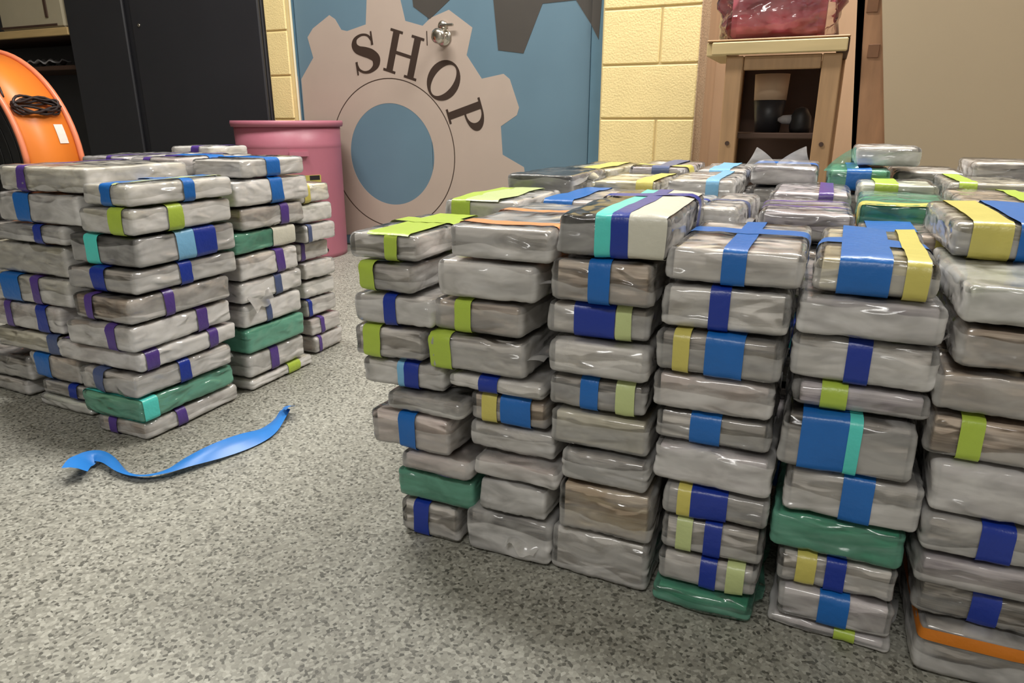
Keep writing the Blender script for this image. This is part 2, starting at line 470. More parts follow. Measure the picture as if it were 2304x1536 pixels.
# thin circle painted round the hub
def circle_line(r, w, n=96):
    vs, fs = [], []
    for i in range(n):
        t = 2 * math.pi * i / n
        for rr, yy in ((r - w, DB - 0.0009), (r + w, DB - 0.0009)):
            vs.append((GX + rr * math.cos(t), yy, GZ + rr * math.sin(t)))
    for i in range(n):
        j = (i + 1) % n
        fs.append((2 * i, 2 * i + 1, 2 * j + 1, 2 * j))
    return MB().add(vs, fs)
d_add(circle_line(0.345, 0.0022), 'circle_line', m_ink)
# dark gear above
d_add(MB().plate(dp((928, -2), (930, 15), (967, 43), (1014, -2)) + [(GX + 0.55, 1.3), (GX + 0.2, 1.3)], DB - 0.0012, DB + 0.001), 'dark_gear_tooth', m_dark)
d_add(MB().plate(dp((1110, -2), (1121, 113), (1178, 120), (1221, 8), (1296, 0), (1331, 56)) + [(xr - 0.004, 1.3), (GX + 0.66, 1.3)], DB - 0.0012, DB + 0.001), 'dark_gear_tooth', m_dark)
d_add(MB().plate(dp((1333, 58), (1349, 90)) + [(DR - 0.006, 1.3), (xr + 0.004, 1.3)], DB - 0.0135, DB - 0.011), 'dark_gear_tooth', m_dark)
d_add(MB().plate([(DL + 0.014, 0.02), (xl - 0.004, 0.02), (xl - 0.004, on_y(676, 178, DB)[1]), (DL + 0.014, on_y(660, 172, DB)[1])], DB - 0.0135, DB - 0.011), 'painted_patch', m_gear)

# lettering S H O P round the hub
def glyph_S():
    cl = catmull([(0.50, 0.75), (0.43, 0.90), (0.29, 0.955), (0.14, 0.90), (0.09, 0.76), (0.15, 0.63), (0.29, 0.54), (0.42, 0.45), (0.52, 0.31), (0.49, 0.14), (0.35, 0.045), (0.21, 0.05), (0.10, 0.14), (0.06, 0.27)], 5)
    ws = catmull([(w, 0) for w in (0.05, 0.05, 0.055, 0.08, 0.13, 0.19, 0.23, 0.23, 0.19, 0.14, 0.08, 0.055, 0.05, 0.05)], 5)
    L, Rr = [], []
    for i, pnt in enumerate(cl):
        d = cl[min(i + 1, len(cl) - 1)] - cl[max(i - 1, 0)]
        d = d / np.linalg.norm(d); nrm = np.array((-d[1], d[0])) * ws[i][0] / 2
        L.append(pnt + nrm); Rr.append(pnt - nrm)
    quads = [[L[i], L[i + 1], Rr[i + 1], Rr[i]] for i in range(len(cl) - 1)]
    quads += [[(0.47, 0.66), (0.52, 0.66), (0.53, 0.98), (0.50, 0.98)], [(0.03, 0.02), (0.06, 0.02), (0.09, 0.34), (0.04, 0.34)]]
    return quads, 0.58
def bx2(x0, y0, x1, y1): return [(x0, y0), (x1, y0), (x1, y1), (x0, y1)]
def glyph_H():
    q = []
    for x in (0.06, 0.56):
        q.append(bx2(x, 0, x + 0.15, 1))
        for y in (0, 0.94):
            q.append(bx2(x - 0.07, y, x + 0.22, y + 0.06))
    q.append(bx2(0.2, 0.46, 0.57, 0.535))
    return q, 0.77
def ell(cx, cy, ro, ri, t0, t1, n):
    q = []
    for i in range(n):
        a, b2 = t0 + (t1 - t0) * i / n, t0 + (t1 - t0) * (i + 1) / n
        f = lambda r, t: (cx + r[0] * math.cos(t), cy + r[1] * math.sin(t))
        q.append([f(ri, a), f(ro, a), f(ro, b2), f(ri, b2)])
    return q
def glyph_O():
    return ell(0.38, 0.5, (0.38, 0.51), (0.225, 0.455), 0, 2 * math.pi, 40), 0.76
def glyph_P():
    q = [bx2(0.06, 0, 0.21, 1), bx2(-0.01, 0, 0.29, 0.06), bx2(-0.01, 0.94, 0.22, 1)]
    q += ell(0.24, 0.735, (0.36, 0.265), (0.20, 0.215), -math.pi / 2, math.pi / 2, 20)
    q += [bx2(0.2, 0.95, 0.25, 1.0), bx2(0.2, 0.47, 0.25, 0.52)]
    return q, 0.6
for fn, (px, py), hgt, wide, nm in ((glyph_S, (821, 120), 0.178, 1.36, 'letter_s'), (glyph_H, (908, 123), 0.186, 1.24, 'letter_h'), (glyph_O, (998, 181), 0.180, 1.16, 'letter_o'), (glyph_P, (1050, 267), 0.180, 1.22, 'letter_p')):
    quads, w = fn()
    cx, cz = on_y(px, py, DB)
    t = math.atan2(cz - GZ, cx - GX) - math.pi / 2 - math.radians(5)
    mb = MB()
    for qi, q in enumerate(quads):
        pl = []
        for (x, y) in q:
            x, y = (x - w / 2) * hgt * wide, (y - 0.5) * hgt
            pl.append((cx + x * math.cos(t) - y * math.sin(t), cz + x * math.sin(t) + y * math.cos(t)))
        mb.plate(pl, DB - 0.0016 - 0.00002 * qi, DB - 0.0004)
    d_add(mb, nm, m_ink)

# knob set
m_chrome = mat('worn_chrome', lin(206, 200, 190), rough=0.22, var=0.05, metal=1.0)
kx, kz = on_y(1000, 84, DB)
def spun(prof, name, m, cx, cz, y, n=24):
    mb = MB().lathe(prof, n)
    mb.v = [(cx + v[0], y - v[2], cz + v[1]) for v in mb.v]
    mb.f = [tuple(reversed(f)) for f in mb.f]
    mb.v = [(v[0] - (DL + DR) / 2, v[1] - DB, v[2]) for v in mb.v]
    return mb.build(name, m, door, True)
kn = spun([(0.036, 0), (0.036, 0.006), (0.03, 0.010), (0.015, 0.014), (0.013, 0.034), (0.026, 0.040), (0.033, 0.052), (0.031, 0.064), (0.020, 0.072), (0.002, 0.074)], 'door_knob', m_chrome, kx, kz, DB)
spun([(0.024, 0), (0.024, 0.008), (0.018, 0.016), (0.002, 0.017)], 'deadbolt', m_chrome, kx - 0.004, kz + 0.045, DB)
mb = MB().box((kx - 0.010, DB - 0.032, kz + 0.040), (kx + 0.060, DB - 0.018, kz + 0.052), 0.004)
d_add(mb, 'thumb_turn', m_chrome)
d_add(MB().box((xs - 0.010, DB - 0.002, kz - 0.03), (xs - 0.005, DB + 0.004, kz + 0.03), 0.001), 'latch_plate', m_ink)

# ================================================================== PARCELS
RNG = random.Random(7)
class Skin:
    """the outer shape of one wrapped bundle: a rounded box with dents, and a function that puts points on it"""
    def __init__(s, hx, hy, hz, seed, r=0.0075, amp=0.0015, sag=0.0):
        s.h = np.array((hx, hy, hz)); s.r = min(r, hz * 0.8)
        g = np.random.RandomState(seed)
        s.k = g.normal(0, 1, (7, 3)) * np.array((38, 30, 55)); s.ph = g.uniform(0, 6.28, 7); s.am = g.uniform(0.3, 1, 7) * amp * 0.6
        s.kw = g.normal(0, 1, (5, 3)) * np.array((120, 110, 160)); s.pw = g.uniform(0, 6.28, 5)
        s.tw = g.uniform(-1, 1, 4)
    def at(s, q, off=0.0, wr=0.0):
        """q: points on the sharp box. off: along the normal. wr: crease height"""
        core = s.h - s.r
        inner = np.clip(q, -core, core)
        d = q - inner
        n = d / np.maximum(np.linalg.norm(d, axis=1, keepdims=True), 1e-9)
        pos = inner + n * s.r
        disp = (np.sin(pos @ s.k.T + s.ph) * s.am).sum(1)
        if wr:
            w = np.abs(np.sin(pos @ s.kw.T + s.pw)).mean(1) - 0.63
            disp = disp + w * wr
        # the top pillows up a little; the bottom stays on what carries it
        side = np.clip(n[:, 2], -1, 1)
        disp = np.where(side < -0.5, np.minimum(disp, 0), disp)
        disp = np.where(side > 0.5, disp * 0.7, disp)
        return pos + n * (disp[:, None] + off)

def axis_marks(h, r, n):
    k = np.linspace(-(h - r), h - r, n)
    return np.concatenate(([-h, -h + 0.45 * r], k, [h - 0.45 * r, h]))
_topo = {}
def box_grid(nx, ny, nz):
    if (nx, ny, nz) in _topo: return _topo[(nx, ny, nz)]
    idx, pts, fs = {}, [], []
    def g(i, j, k):
        if (i, j, k) not in idx:
            idx[(i, j, k)] = len(pts); pts.append((i, j, k))
        return idx[(i, j, k)]
    X, Y, Z = nx - 1, ny - 1, nz - 1
    for i in range(X):
        for j in range(Y):
            fs.append((g(i, j, 0), g(i, j + 1, 0), g(i + 1, j + 1, 0), g(i + 1, j, 0)))
            fs.append((g(i, j, Z), g(i + 1, j, Z), g(i + 1, j + 1, Z), g(i, j + 1, Z)))
    for i in range(X):
        for k in range(Z):
            fs.append((g(i, 0, k), g(i + 1, 0, k), g(i + 1, 0, k + 1), g(i, 0, k + 1)))
            fs.append((g(i, Y, k), g(i, Y, k + 1), g(i + 1, Y, k + 1), g(i + 1, Y, k)))
    for j in range(Y):
        for k in range(Z):
            fs.append((g(0, j, k), g(0, j, k + 1), g(0, j + 1, k + 1), g(0, j + 1, k)))
            fs.append((g(X, j, k), g(X, j + 1, k), g(X, j + 1, k + 1), g(X, j, k + 1)))
    _topo[(nx, ny, nz)] = (np.array(pts), fs)
    return _topo[(nx, ny, nz)]

def shell(sk, n, off, wr):
    ax = [axis_marks(h, sk.r, k) for h, k in zip(sk.h, n)]
    P, fs = box_grid(*[len(a) for a in ax])
    q = np.stack([ax[i][P[:, i]] for i in range(3)], 1)
    return sk.at(q, off, wr), fs

def perimeter(hu, hv, r, top_only=False):
    """points round a rectangle (u, v), starting bottom front"""
    def seg(a, b, n): return np.linspace(a, b, n, endpoint=False)
    ru, rv = min(r, hu), min(r, hv)
    U = np.concatenate(([-hu, -hu + 0.45 * ru], np.linspace(-hu + ru, hu - ru, 9), [hu - 0.45 * ru]))
    V = np.concatenate(([-hv, -hv + 0.45 * rv], np.linspace(-hv + rv, hv - rv, 3), [hv - 0.45 * rv]))
    top = [(u, hv) for u in U] + [(hu, hv)]
    if top_only: return top, False
    loop = [(-hu, v) for v in V] + [(u, hv) for u in U] + [(hu, -v) for v in V] + [(-u, -hv) for u in U]
    return loop, True

def tape(sk, parent, kind, f0, f1, material, off=0.0016, name='tape_band'):
    """kind v: band over front, top, back at f0..f1 of the width. h: band over the ends at f0..f1 of the length. t: v on the top only"""
    hx, hy, hz = sk.h
    jit = 0.0
    n = max(2, int(round((f1 - f0) * 10)) + 1)
    if kind in ('v', 't'):
        loop, closed = perimeter(hy, hz, sk.r, kind == 't')
        xs = np.linspace(-hx + 2 * hx * f0, -hx + 2 * hx * f1, n)
        q = np.array([(x, u, v) for (u, v) in loop for x in xs])
    elif kind == 'w':
        loop, closed = perimeter(hx, hy, sk.r)
        zs = np.linspace(-hz + 2 * hz * f0, -hz + 2 * hz * f1, max(n, 3)); n = len(zs)
        q = np.array([(u, v, z) for (u, v) in loop for z in zs])
    else:
        loop, closed = perimeter(hx, hz, sk.r)
        ys = np.linspace(-hy + 2 * hy * f0, -hy + 2 * hy * f1, n)
        q = np.array([(u, y, v) for (u, v) in loop for y in ys])
    pos = sk.at(q, off + 0.0015, 0.0034)
    m = len(loop); fs = []
    for i in range(m if closed else m - 1):
        j = (i + 1) % m
        for k in range(n - 1):
            a = (i * n + k, i * n + k + 1, j * n + k + 1, j * n + k)
            fs.append(a if kind == 'h' else a[::-1])
    return mesh_obj(name, pos, fs, material, parent)

def flap(sk, parent, side, length, material, seed, f=(0.1, 0.9), lift=0.0):
    """loose end of the film sticking out at an end of the bundle (l, r: along x; f, k: along y)"""
    g = random.Random(seed)
    hx, hy, hz = sk.h
    n, m = 10, 5
    ax = 0 if side in 'lr' else 1
    sg = 1 if side in 'rk' else -1
    wid = (hy if ax == 0 else hx)
    ph = g.uniform(0, 6)
    vs, fs = [], []
    for i in range(n + 1):
        u = f[0] + (f[1] - f[0]) * i / n
        tip = 0.45 + 0.55 * abs(math.sin(ph + u * 5.0))
        for j in range(m + 1):
            t = j / m
            w = -wid + 2 * wid * (0.5 + (u - 0.5) * (1 - 0.25 * t))
            out = (hx if ax == 0 else hy) - 0.004 + length * t * tip
            z = hz * 0.25 * math.sin(ph * 2 + u * 9) * t + (lift - 0.35 * hz) * t * t + 0.006 * math.sin(u * 21 + ph) * t
            p = (sg * out, w, z) if ax == 0 else (w, sg * out, z)
            vs.append(p)
    for i in range(n):
        for j in range(m):
            a = i * (m + 1) + j
            fs.append((a, a + 1, a + m + 2, a + m + 1))
    return mesh_obj('plastic_flap', vs, fs, material, parent)

def ear(sk, parent, fx, fy, height, width, lean, material):
    """a pointed corner of the film standing up from the top"""
    hx, hy, hz = sk.h
    vs, fs = [], []
    n = 8
    for i in range(n + 1):
        t = i / n
        w = width * (1 - t) ** 0.9 + 0.002
        for u in (-1, -0.5, 0, 0.5, 1):
            vs.append((-hx + 2 * hx * fx + u * w / 2 + lean * t * t, -hy + 2 * hy * fy + 0.008 * math.sin(t * 3) + 0.010 * u * u * (1 - t), hz - 0.004 + height * t))
    for i in range(n):
        for k in range(4):
            a = i * 5 + k
            fs.append((a, a + 1, a + 6, a + 5))
    return mesh_obj('plastic_ear', vs, fs, material, parent)

PARCELS = []
def parcel(x0, x1, y0, y1, z0, z1, paper, film, tapes, flaps, label, group, yaw=0.0, seed=None, roll=0.0):
    seed = seed if seed is not None else len(PARCELS) + 11
    hx, hy, hz = (x1 - x0) / 2 - 0.0018, (y1 - y0) / 2 - 0.004, (z1 - z0) / 2 - 0.0036
    root = empty('wrapped_parcel', ((x0 + x1) / 2, (y0 + y1) / 2, z0), yaw)
    root.rotation_euler[1] = roll
    tag(root, label, 'parcel', group)
    sk = Skin(hx, hy, hz, seed)
    up = Matrix.Translation((0, 0, (z1 - z0) / 2))
    parts = []
    bs = Skin(hx - 0.0055, hy - 0.003, hz - 0.001, seed, r=0.0035, amp=0.0007)
    vs, fs = shell(bs, (7, 9, 3), -0.0006, 0.0)
    parts.append(mesh_obj('paper_bundle', vs, fs, M[paper], root))
    vs, fs = shell(sk, (19, 24, 6), 0.0014, 0.0034)
    parts.append(mesh_obj('plastic_film', vs, fs, M[film], root))
    lay = 0.0
    for t in tapes:
        parts.append(tape(sk, root, t[0], t[1], t[2], M['t_' + t[3]], 0.0016 + lay)); lay += 0.0005
    for k, fl in enumerate(flaps):
        if fl[0] == 'e':
            parts.append(ear(sk, root, *fl[1:], M['flap'] if film != 'green' else M['green'])); continue
        parts.append(flap(sk, root, fl[0], fl[1], M['flap'] if film != 'green' else M['green'], seed * 3 + k, fl[2] if len(fl) > 2 else (0.1, 0.9), fl[3] if len(fl) > 3 else 0.0))
    for q in parts:
        q.location = (0, 0, (z1 - z0) / 2)
    PARCELS.append(root)
    return root

def copy_parcel(src, loc, yaw, label, group):
    r = src.copy(); COL.objects.link(r)
    r.location = loc; r.rotation_euler = (0, 0, yaw)
    r['label'] = label; r['group'] = group
    for ch in list(src.children):
        if ch.name.startswith('plastic_flap'): continue
        c = ch.copy(); COL.objects.link(c); c.parent = r
    return r

ORD = ['top', 'second', 'third', 'fourth', 'fifth', 'sixth', 'seventh', 'eighth', 'ninth', 'tenth', 'eleventh']
LOOK = dict(grey='grey', white='whitish', tan='tan', pink='pinkish grey', dark='dark streaked', black='black', olive='olive grey', lavender='mauve grey',
            teal='sea-green', beige='beige', cream='cream', palegreen='pale green')
TN = dict(sky='pale blue', slate='slate blue', palelime='pale lime', frost='white', gold='amber')
def words(tapes, paper):
    seen = []
    for t in tapes:
        c = TN.get(t[3], t[3])
        if c not in seen: seen.append(c)
    if not seen: return 'no tape'
    return ' and '.join(seen[:2]) + ' tape'
def place_word(i, n):
    if i == n - 1: return 'lowest'
    return 'topmost' if i == 0 else ORD[i] + ' down'

def column(rows, yf, length, stack, group, jit=0.010):
    """rows from the top: (x left, x right, y top, y bottom in the photograph) of the front faces, measured on the pile's front plane"""
    zs = []
    for r in rows:
        xm = (r[0] + r[1]) / 2
        zs.append((on_y(xm, r[2], yf)[1], on_y(xm, r[3], yf)[1]))
    bounds = [zs[0][0]] + [(zs[i][1] + zs[i + 1][0]) / 2 for i in range(len(rows) - 1)] + [0.0]
    for i, r in enumerate(rows):
        z1, z0 = bounds[i], bounds[i + 1]
        ym = (r[2] + r[3]) / 2
        dy = r[8] if len(r) > 8 else RNG.uniform(-jit, jit)
        ln = r[9] if len(r) > 9 else length + RNG.uniform(-0.015, 0.01)
        x0, x1 = on_y(r[0], ym, yf + dy)[0], on_y(r[1], ym, yf + dy)[0]
        if not r[7] and r[4] != 'teal' and RNG.random() < .5:
            a0 = RNG.uniform(0, .12)
            r = r[:7] + ([(RNG.choice('lr'), RNG.uniform(.006, .011), (a0, a0 + RNG.uniform(.15, .4)))],) + r[8:]
        lab = f"{LOOK[r[4]]} parcel, {words(r[6], r[4])}, {place_word(i, len(rows))} in {stack}"
        parcel(x0, x1, yf + dy, yf + dy + ln, z0, z1, r[4], r[5], r[6], r[7], lab, group, yaw=RNG.uniform(-0.035, 0.035))

NEAR = 'parcels in the front stacks of the near pile'
YF = 0.785
c1 = [
 (779, 935, 522, 587, 'white', 'clear', [('v', .54, .73, 'lime'), ('t', .28, .88, 'lime'), ('h', .5, .68, 'lime')], [('l', .035)]),
 (802, 930, 590, 657, 'grey', 'clear', [('v', .05, .33, 'lime')], []),
 (792, 965, 662, 730, 'grey', 'milky', [('v', .39, .55, 'navy')], [('l', .02)]),
 (790, 944, 735, 808, 'grey', 'clear', [('v', .14, .39, 'lime')], []),
 (813, 990, 812, 880, 'grey', 'milky', [('v', .44, .52, 'sky'), ('v', .52, .70, 'navy')], [('l', .04)]),
 (868, 1038, 884, 930, 'dark', 'milky', [], [('l', .02)]),
 (836, 1013, 932, 1014, 'pink', 'clear', [('v', .36, .58, 'blue')], []),
 (897, 1052, 1022, 1066, 'pink', 'clear', [], []),
 (890, 1060, 1069, 1135, 'teal', 'green', [], [('l', .012)]),
 (899, 1030, 1138, 1184, 'grey', 'clear', [('v', .24, .51, 'navy')], [('l', .012)]),
]
c2 = [
 (1005, 1240, 507, 575, 'grey', 'milky', [('h', .10, .20, 'orange'), ('h', .55, .63, 'orange')], [], -0.004, 0.29),
 (982, 1206, 604, 678, 'grey', 'milky', [], [('r', .03, (0.0, 0.3))], 0.0),
 (975, 1178, 684, 757, 'tan', 'clear', [('v', .25, .44, 'lime')], []),
 (958, 1172, 760, 846, 'grey', 'clear', [('v', .01, .24, 'lime')], [('r', .03, (0.0, 0.4), -0.005)], -0.004),
 (1002, 1222, 850, 893, 'white', 'milky', [('v', .34, .54, 'navy')], []),
 (1052, 1228, 897, 968, 'tan', 'clear', [('v', .16, .36, 'yellow'), ('v', .41, .80, 'blue')], []),
 (1056, 1254, 972, 1036, 'grey', 'milky', [], []),
 (1062, 1258, 1042, 1085, 'pink', 'milky', [], []),
 (1077, 1232, 1090, 1160, 'dark', 'milky', [], []),
 (1044, 1230, 1162, 1212, 'dark', 'milky', [], [('f', .02, (0.5, 0.95))]),
]
c3 = [
 (1245, 1495, 480, 578, 'black', 'clear', [('v', .35, .50, 'teal'), ('v', .64, .985, 'frost'), ('v', .50, .66, 'navy'), ('h', .68, .78, 'navy')], [], -0.002, 0.31),
 (1238, 1472, 591, 688, 'tan', 'clear', [('v', .38, .60, 'blue')], [('l', .008, (0, .3))]),
 (1224, 1458, 690, 768, 'grey', 'clear', [('v', .27, .67, 'navy'), ('v', .68, .83, 'palelime')], []),
 (1230, 1456, 772, 850, 'white', 'milky', [], []),
 (1230, 1454, 858, 930, 'dark', 'clear', [('v', .34, .53, 'blue'), ('v', .71, .90, 'palelime')], []),
 (1234, 1462, 938, 1018, 'olive', 'clear', [], []),
 (1264, 1465, 1022, 1094, 'dark', 'milky', [], []),
 (1247, 1460, 1098, 1200, 'beige', 'clear', [], []),
 (1240, 1463, 1215, 1285, 'white', 'milky', [], []),
]
c4 = [
 (1499, 1813, 562, 640, 'grey', 'clear', [('v', .42, .60, 'blue'), ('h', .50, .66, 'blue')], []),
 (1482, 1776, 662, 752, 'white', 'milky', [('v', .38, .54, 'navy')], [('l', .018, (0, .35)), ('r', .012)]),
 (1476, 1764, 758, 850, 'dark', 'clear', [('v', .14, .28, 'yellow'), ('v', .41, .72, 'blue')], []),
 (1465, 1742, 856, 938, 'pink', 'milky', [], []),
 (1470, 1737, 944, 1012, 'grey', 'clear', [('v', .31, .58, 'blue')], []),
 (1470, 1748, 1020, 1102, 'lavender', 'milky', [], [('l', .012)]),
 (1480, 1726, 1112, 1175, 'dark', 'clear', [('v', .14, .27, 'yellow'), ('v', .27, .62, 'navy')], []),
 (1476, 1714, 1180, 1256, 'grey', 'clear', [('v', .15, .31, 'palelime'), ('v', .43, .60, 'navy')], []),
 (1476, 1705, 1260, 1328, 'grey', 'clear', [('v', .43, .60, 'navy'), ('v', .70, .88, 'palelime')], []),
 (1464, 1699, 1330, 1395, 'teal', 'green', [], [('r', .015), ('l', .012)]),
]
c5 = [
 (1834, 2128, 585, 672, 'cream', 'clear', [('h', .40, .58, 'blue'), ('v', .20, .63, 'blue'), ('v', .74, .93, 'yellow')], [('r', .012)]),
 (1784, 2130, 678, 768, 'lavender', 'milky', [], []),
 (1780, 2122, 778, 880, 'grey', 'milky', [('v', .39, .56, 'navy')], []),
 (1780, 2100, 884, 940, 'lavender', 'clear', [('v', .20, .40, 'lime')], []),
 (1750, 2066, 944, 1068, 'dark', 'clear', [('v', .14, .50, 'blue'), ('v', .50, .60, 'teal')], []),
 (1760, 2085, 1078, 1180, 'grey', 'milky', [('v', .42, .65, 'blue')], []),
 (1728, 2042, 1186, 1268, 'teal', 'green', [], []),
 (1734, 2019, 1274, 1345, 'grey', 'clear', [('v', .16, .33, 'yellow'), ('v', .41, .58, 'navy')], []),
 (1736, 2013, 1350, 1420, 'lavender', 'milky', [('v', .36, .62, 'blue')], []),
 (1720, 2010, 1426, 1486, 'lavender', 'milky', [('v', .56, .73, 'lime')], [('r', .02)]),
]
c6 = [
 (2162, 2480, 648, 745, 'palegreen', 'milky', [], []),
 (2150, 2476, 752, 850, 'tan', 'clear', [], []),
 (2108, 2440, 860, 950, 'tan', 'clear', [], []),
 (2086, 2420, 958, 1052, 'tan', 'clear', [('v', .24, .42, 'lime')], []),
 (2096, 2430, 1062, 1180, 'lavender', 'milky', [], []),
 (2066, 2390, 1186, 1268, 'dark', 'milky', [('v', .44, .70, 'navy')], []),
 (2046, 2380, 1275, 1340, 'lavender', 'clear', [], []),
 (2058, 2380, 1350, 1425, 'dark', 'clear', [('v', .42, .64, 'navy')], []),
 (2052, 2370, 1435, 1520, 'dark', 'milky', [('w', .72, .95, 'gold')], []),
]
column(c1, YF, 0.235, "near pile's first front stack", NEAR)
column(c2, YF, 0.26, "near pile's second front stack", NEAR)
column(c3, YF, 0.27, "near pile's third front stack", NEAR)
column(c4, YF, 0.25, "near pile's fourth front stack", NEAR)
column(c5, YF, 0.25, "near pile's fifth front stack", NEAR)
column(c6, YF, 0.25, "near pile's sixth front stack", NEAR)

# ---- rows behind, seen over the top
TOP = 'parcels lying on top of the near pile'
def top(x0, x1, y0, y1, z1, h, paper, film, tapes, flaps, label, yaw=0.0, roll=0.0):
    return parcel(x0, x1, y0, y1, z1 - h, z1, paper, film, tapes, flaps, label, TOP, yaw, roll=roll)
H0 = 0.046
top(-.585, -.450, 1.035, 1.275, .487, H0, 'white', 'clear', [('v', .10, .36, 'lime'), ('t', .30, .75, 'palelime')], [], 'whitish parcel with lime tape ends just behind the first front stack', .03)
top(-.580, -.440, 1.295, 1.530, .512, H0, 'black', 'clear', [], [('r', .03, (0, .4), .02)], 'black and white printed parcel under clear film by the door side')
top(-.570, -.430, 1.545, 1.830, .508, H0, 'cream', 'clear', [('v', .45, .8, 'yellow')], [], 'cream parcel with yellow tape at the rear edge below the blue door', -.04)
top(-.430, -.300, 1.090, 1.340, .487, H0, 'pink', 'milky', [('v', .05, .45, 'blue')], [], 'pinkish parcel with bright blue tape behind the orange-striped parcel')
top(-.425, -.290, 1.355, 1.600, .500, H0, 'cream', 'clear', [('v', .70, .95, 'yellow')], [], 'pale cream parcel with olive yellow end beside the block wall')
top(-.415, -.280, 1.620, 1.900, .512, H0, 'lavender', 'clear', [('h', .1, .3, 'yellow'), ('v', .4, .7, 'slate')], [], 'mauve parcel with yellow tape at the back below the cream blocks')
top(-.290, -.170, 1.115, 1.350, .482, H0, 'white', 'milky', [('h', .5, .58, 'navy')], [], 'white parcel with thin navy band behind the black and teal parcel')
top(-.168, -.104, 1.090, 1.330, .487, .06, 'white', 'milky', [('h', .40, .48, 'slate')], [('r', .02)], 'narrow white parcel with slate band beside the black and teal parcel', -.06)
top(-.275, -.150, 1.370, 1.620, .505, H0, 'white', 'milky', [('v', .6, .8, 'sky')], [], 'whitish parcel with pale blue tape in the middle of the top')
top(-.145, -.010, 1.640, 1.900, .520, H0, 'lavender', 'milky', [('h', .2, .5, 'blue')], [('e', .12, .1, .042, .07, -.012), ('e', .62, .12, .045, .08, .022)], 'mauve parcel with blue tape and upright plastic ears below the stool')
top(-.270, -.155, 1.640, 1.900, .508, H0, 'grey', 'milky', [('v', .3, .7, 'sky')], [], 'grey parcel with pale blue tape in front of the stool leg')
top(-.085, .050, 1.130, 1.370, .480, H0, 'lavender', 'clear', [('h', .3, .36, 'purple'), ('h', .6, .66, 'purple')], [], 'mauve grey parcel with two thin purple stripes', .03)
top(-.085, .055, 1.385, 1.625, .487, H0, 'lavender', 'clear', [('v', .6, .78, 'purple')], [], 'mauve grey parcel with one purple band behind the striped one')
top(.055, .190, 1.060, 1.200, .466, H0, 'tan', 'clear', [('v', .08, .55, 'blue'), ('v', .7, .92, 'yellow')], [], 'tan parcel with wide blue and yellow tape behind its twin')
top(.062, .195, 1.215, 1.450, .490, H0, 'teal', 'green', [('h', .0, .12, 'yellow')], [], 'sea-green parcel with a yellow front edge', -.03)
top(.145, .300, .930, 1.190, .502, .046, 'olive', 'clear', [('v', .12, .38, 'yellow'), ('v', .42, .85, 'blue')], [], 'olive parcel with yellow and blue tape perched on the sixth stack')
top(.200, .345, 1.215, 1.470, .498, H0, 'beige', 'clear', [('v', .55, .75, 'lime')], [], 'beige parcel with lime tape below the tan board')
top(.065, .200, 1.480, 1.625, .500, H0, 'palegreen', 'clear', [('v', .2, .5, 'lime')], [], 'pale green parcel with lime tape behind the sea-green one')
top(.010, .130, 1.640, 1.900, .515, H0, 'palegreen', 'green', [('v', .3, .7, 'blue')], [('e', .22, .1, .050, .07, .02)], 'green-filmed parcel with blue tape and a raised plastic ear')
top(.060, .185, 1.700, 1.930, .560, .044, 'grey', 'milky', [], [('r', .012)], 'plain grey parcel raised above the rest in front of the tan board')
top(.215, .360, 1.500, 1.740, .505, H0, 'olive', 'clear', [('v', .1, .3, 'lime')], [], 'olive parcel with lime band toward the tan board')
top(.290, .430, 1.750, 1.980, .530, H0, 'dark', 'clear', [], [], 'dark printed parcel at the far corner of the near pile')
top(.145, .280, 1.755, 1.980, .508, H0, 'grey', 'clear', [], [('f', .02)], 'grey parcel between the raised parcel and the dark printed one')
top(.310, .440, .930, 1.200, .498, H0, 'lavender', 'milky', [('v', .3, .5, 'navy')], [], 'mauve parcel with navy band past the olive parcel')
top(.355, .490, 1.215, 1.470, .500, H0, 'pink', 'milky', [], [], 'pinkish parcel without tape next to the beige one')

# layers that carry them: left flank to the floor, one layer deep elsewhere
src = [PARCELS[i] for i in (1, 3, 5, 7, 12, 13, 16, 20, 23, 25, 31, 36, 41)]
FL = 'parcels behind the first front stack, down the side of the near pile'
def under(x0, x1, y0, y1, z_top, n, label, group):
    z = z_top
    for k in range(n):
        s = src[RNG.randrange(len(src))]
        hh = 2 * max(v.co.z for c in s.children if c.name.startswith('plastic_film') for v in c.data.vertices) + 0.003
        z -= hh
        if z < 0.0: break
        copy_parcel(s, ((x0 + x1) / 2 + RNG.uniform(-.006, .006), (y0 + y1) / 2, z), RNG.uniform(-.03, .03), label, group)
lab_f = 'wrapped parcel down the side of the near pile, behind its first front stack'
for (y0, y1, zt) in ((1.03, 1.275, .441), (1.31, 1.555, .466), (1.585, 1.84, .462)):
    under(-.585, -.445, y0, y1, zt, 9, lab_f, FL)
lab_r = 'wrapped parcel inside the near pile directly behind its front stacks'
for (x0, x1, zt) in ((-.37, -.236, .441), (-.222, -.088, .427), (-.072, .062, .43), (.079, .213, .418)):
    under(x0, x1, 1.09, 1.34, zt, 9, lab_r, 'parcels behind the front stacks of the near pile')
lab_u = 'wrapped parcel just under the top layer inside the near pile'
for (x0, x1, y0, y1, zt) in ((-.425, -.29, 1.36, 1.6, .454), (-.415, -.28, 1.62, 1.9, .466), (-.275, -.15, 1.37, 1.62, .459), (-.275, -.15, 1.64, 1.9, .462),
                           (-.145, -.01, 1.64, 1.9, .474), (-.085, .055, 1.385, 1.625, .441), (.2, .345, 1.215, 1.47, .452), (.01, .13, 1.64, 1.9, .469),
                           (.215, .36, 1.5, 1.74, .459), (.29, .43, 1.75, 1.98, .484), (.145, .28, 1.755, 1.98, .462), (.31, .44, .93, 1.2, .452), (.355, .49, 1.215, 1.47, .454)):
    under(x0, x1, y0, y1, zt, 1, lab_u, 'parcels under the top layer of the near pile')

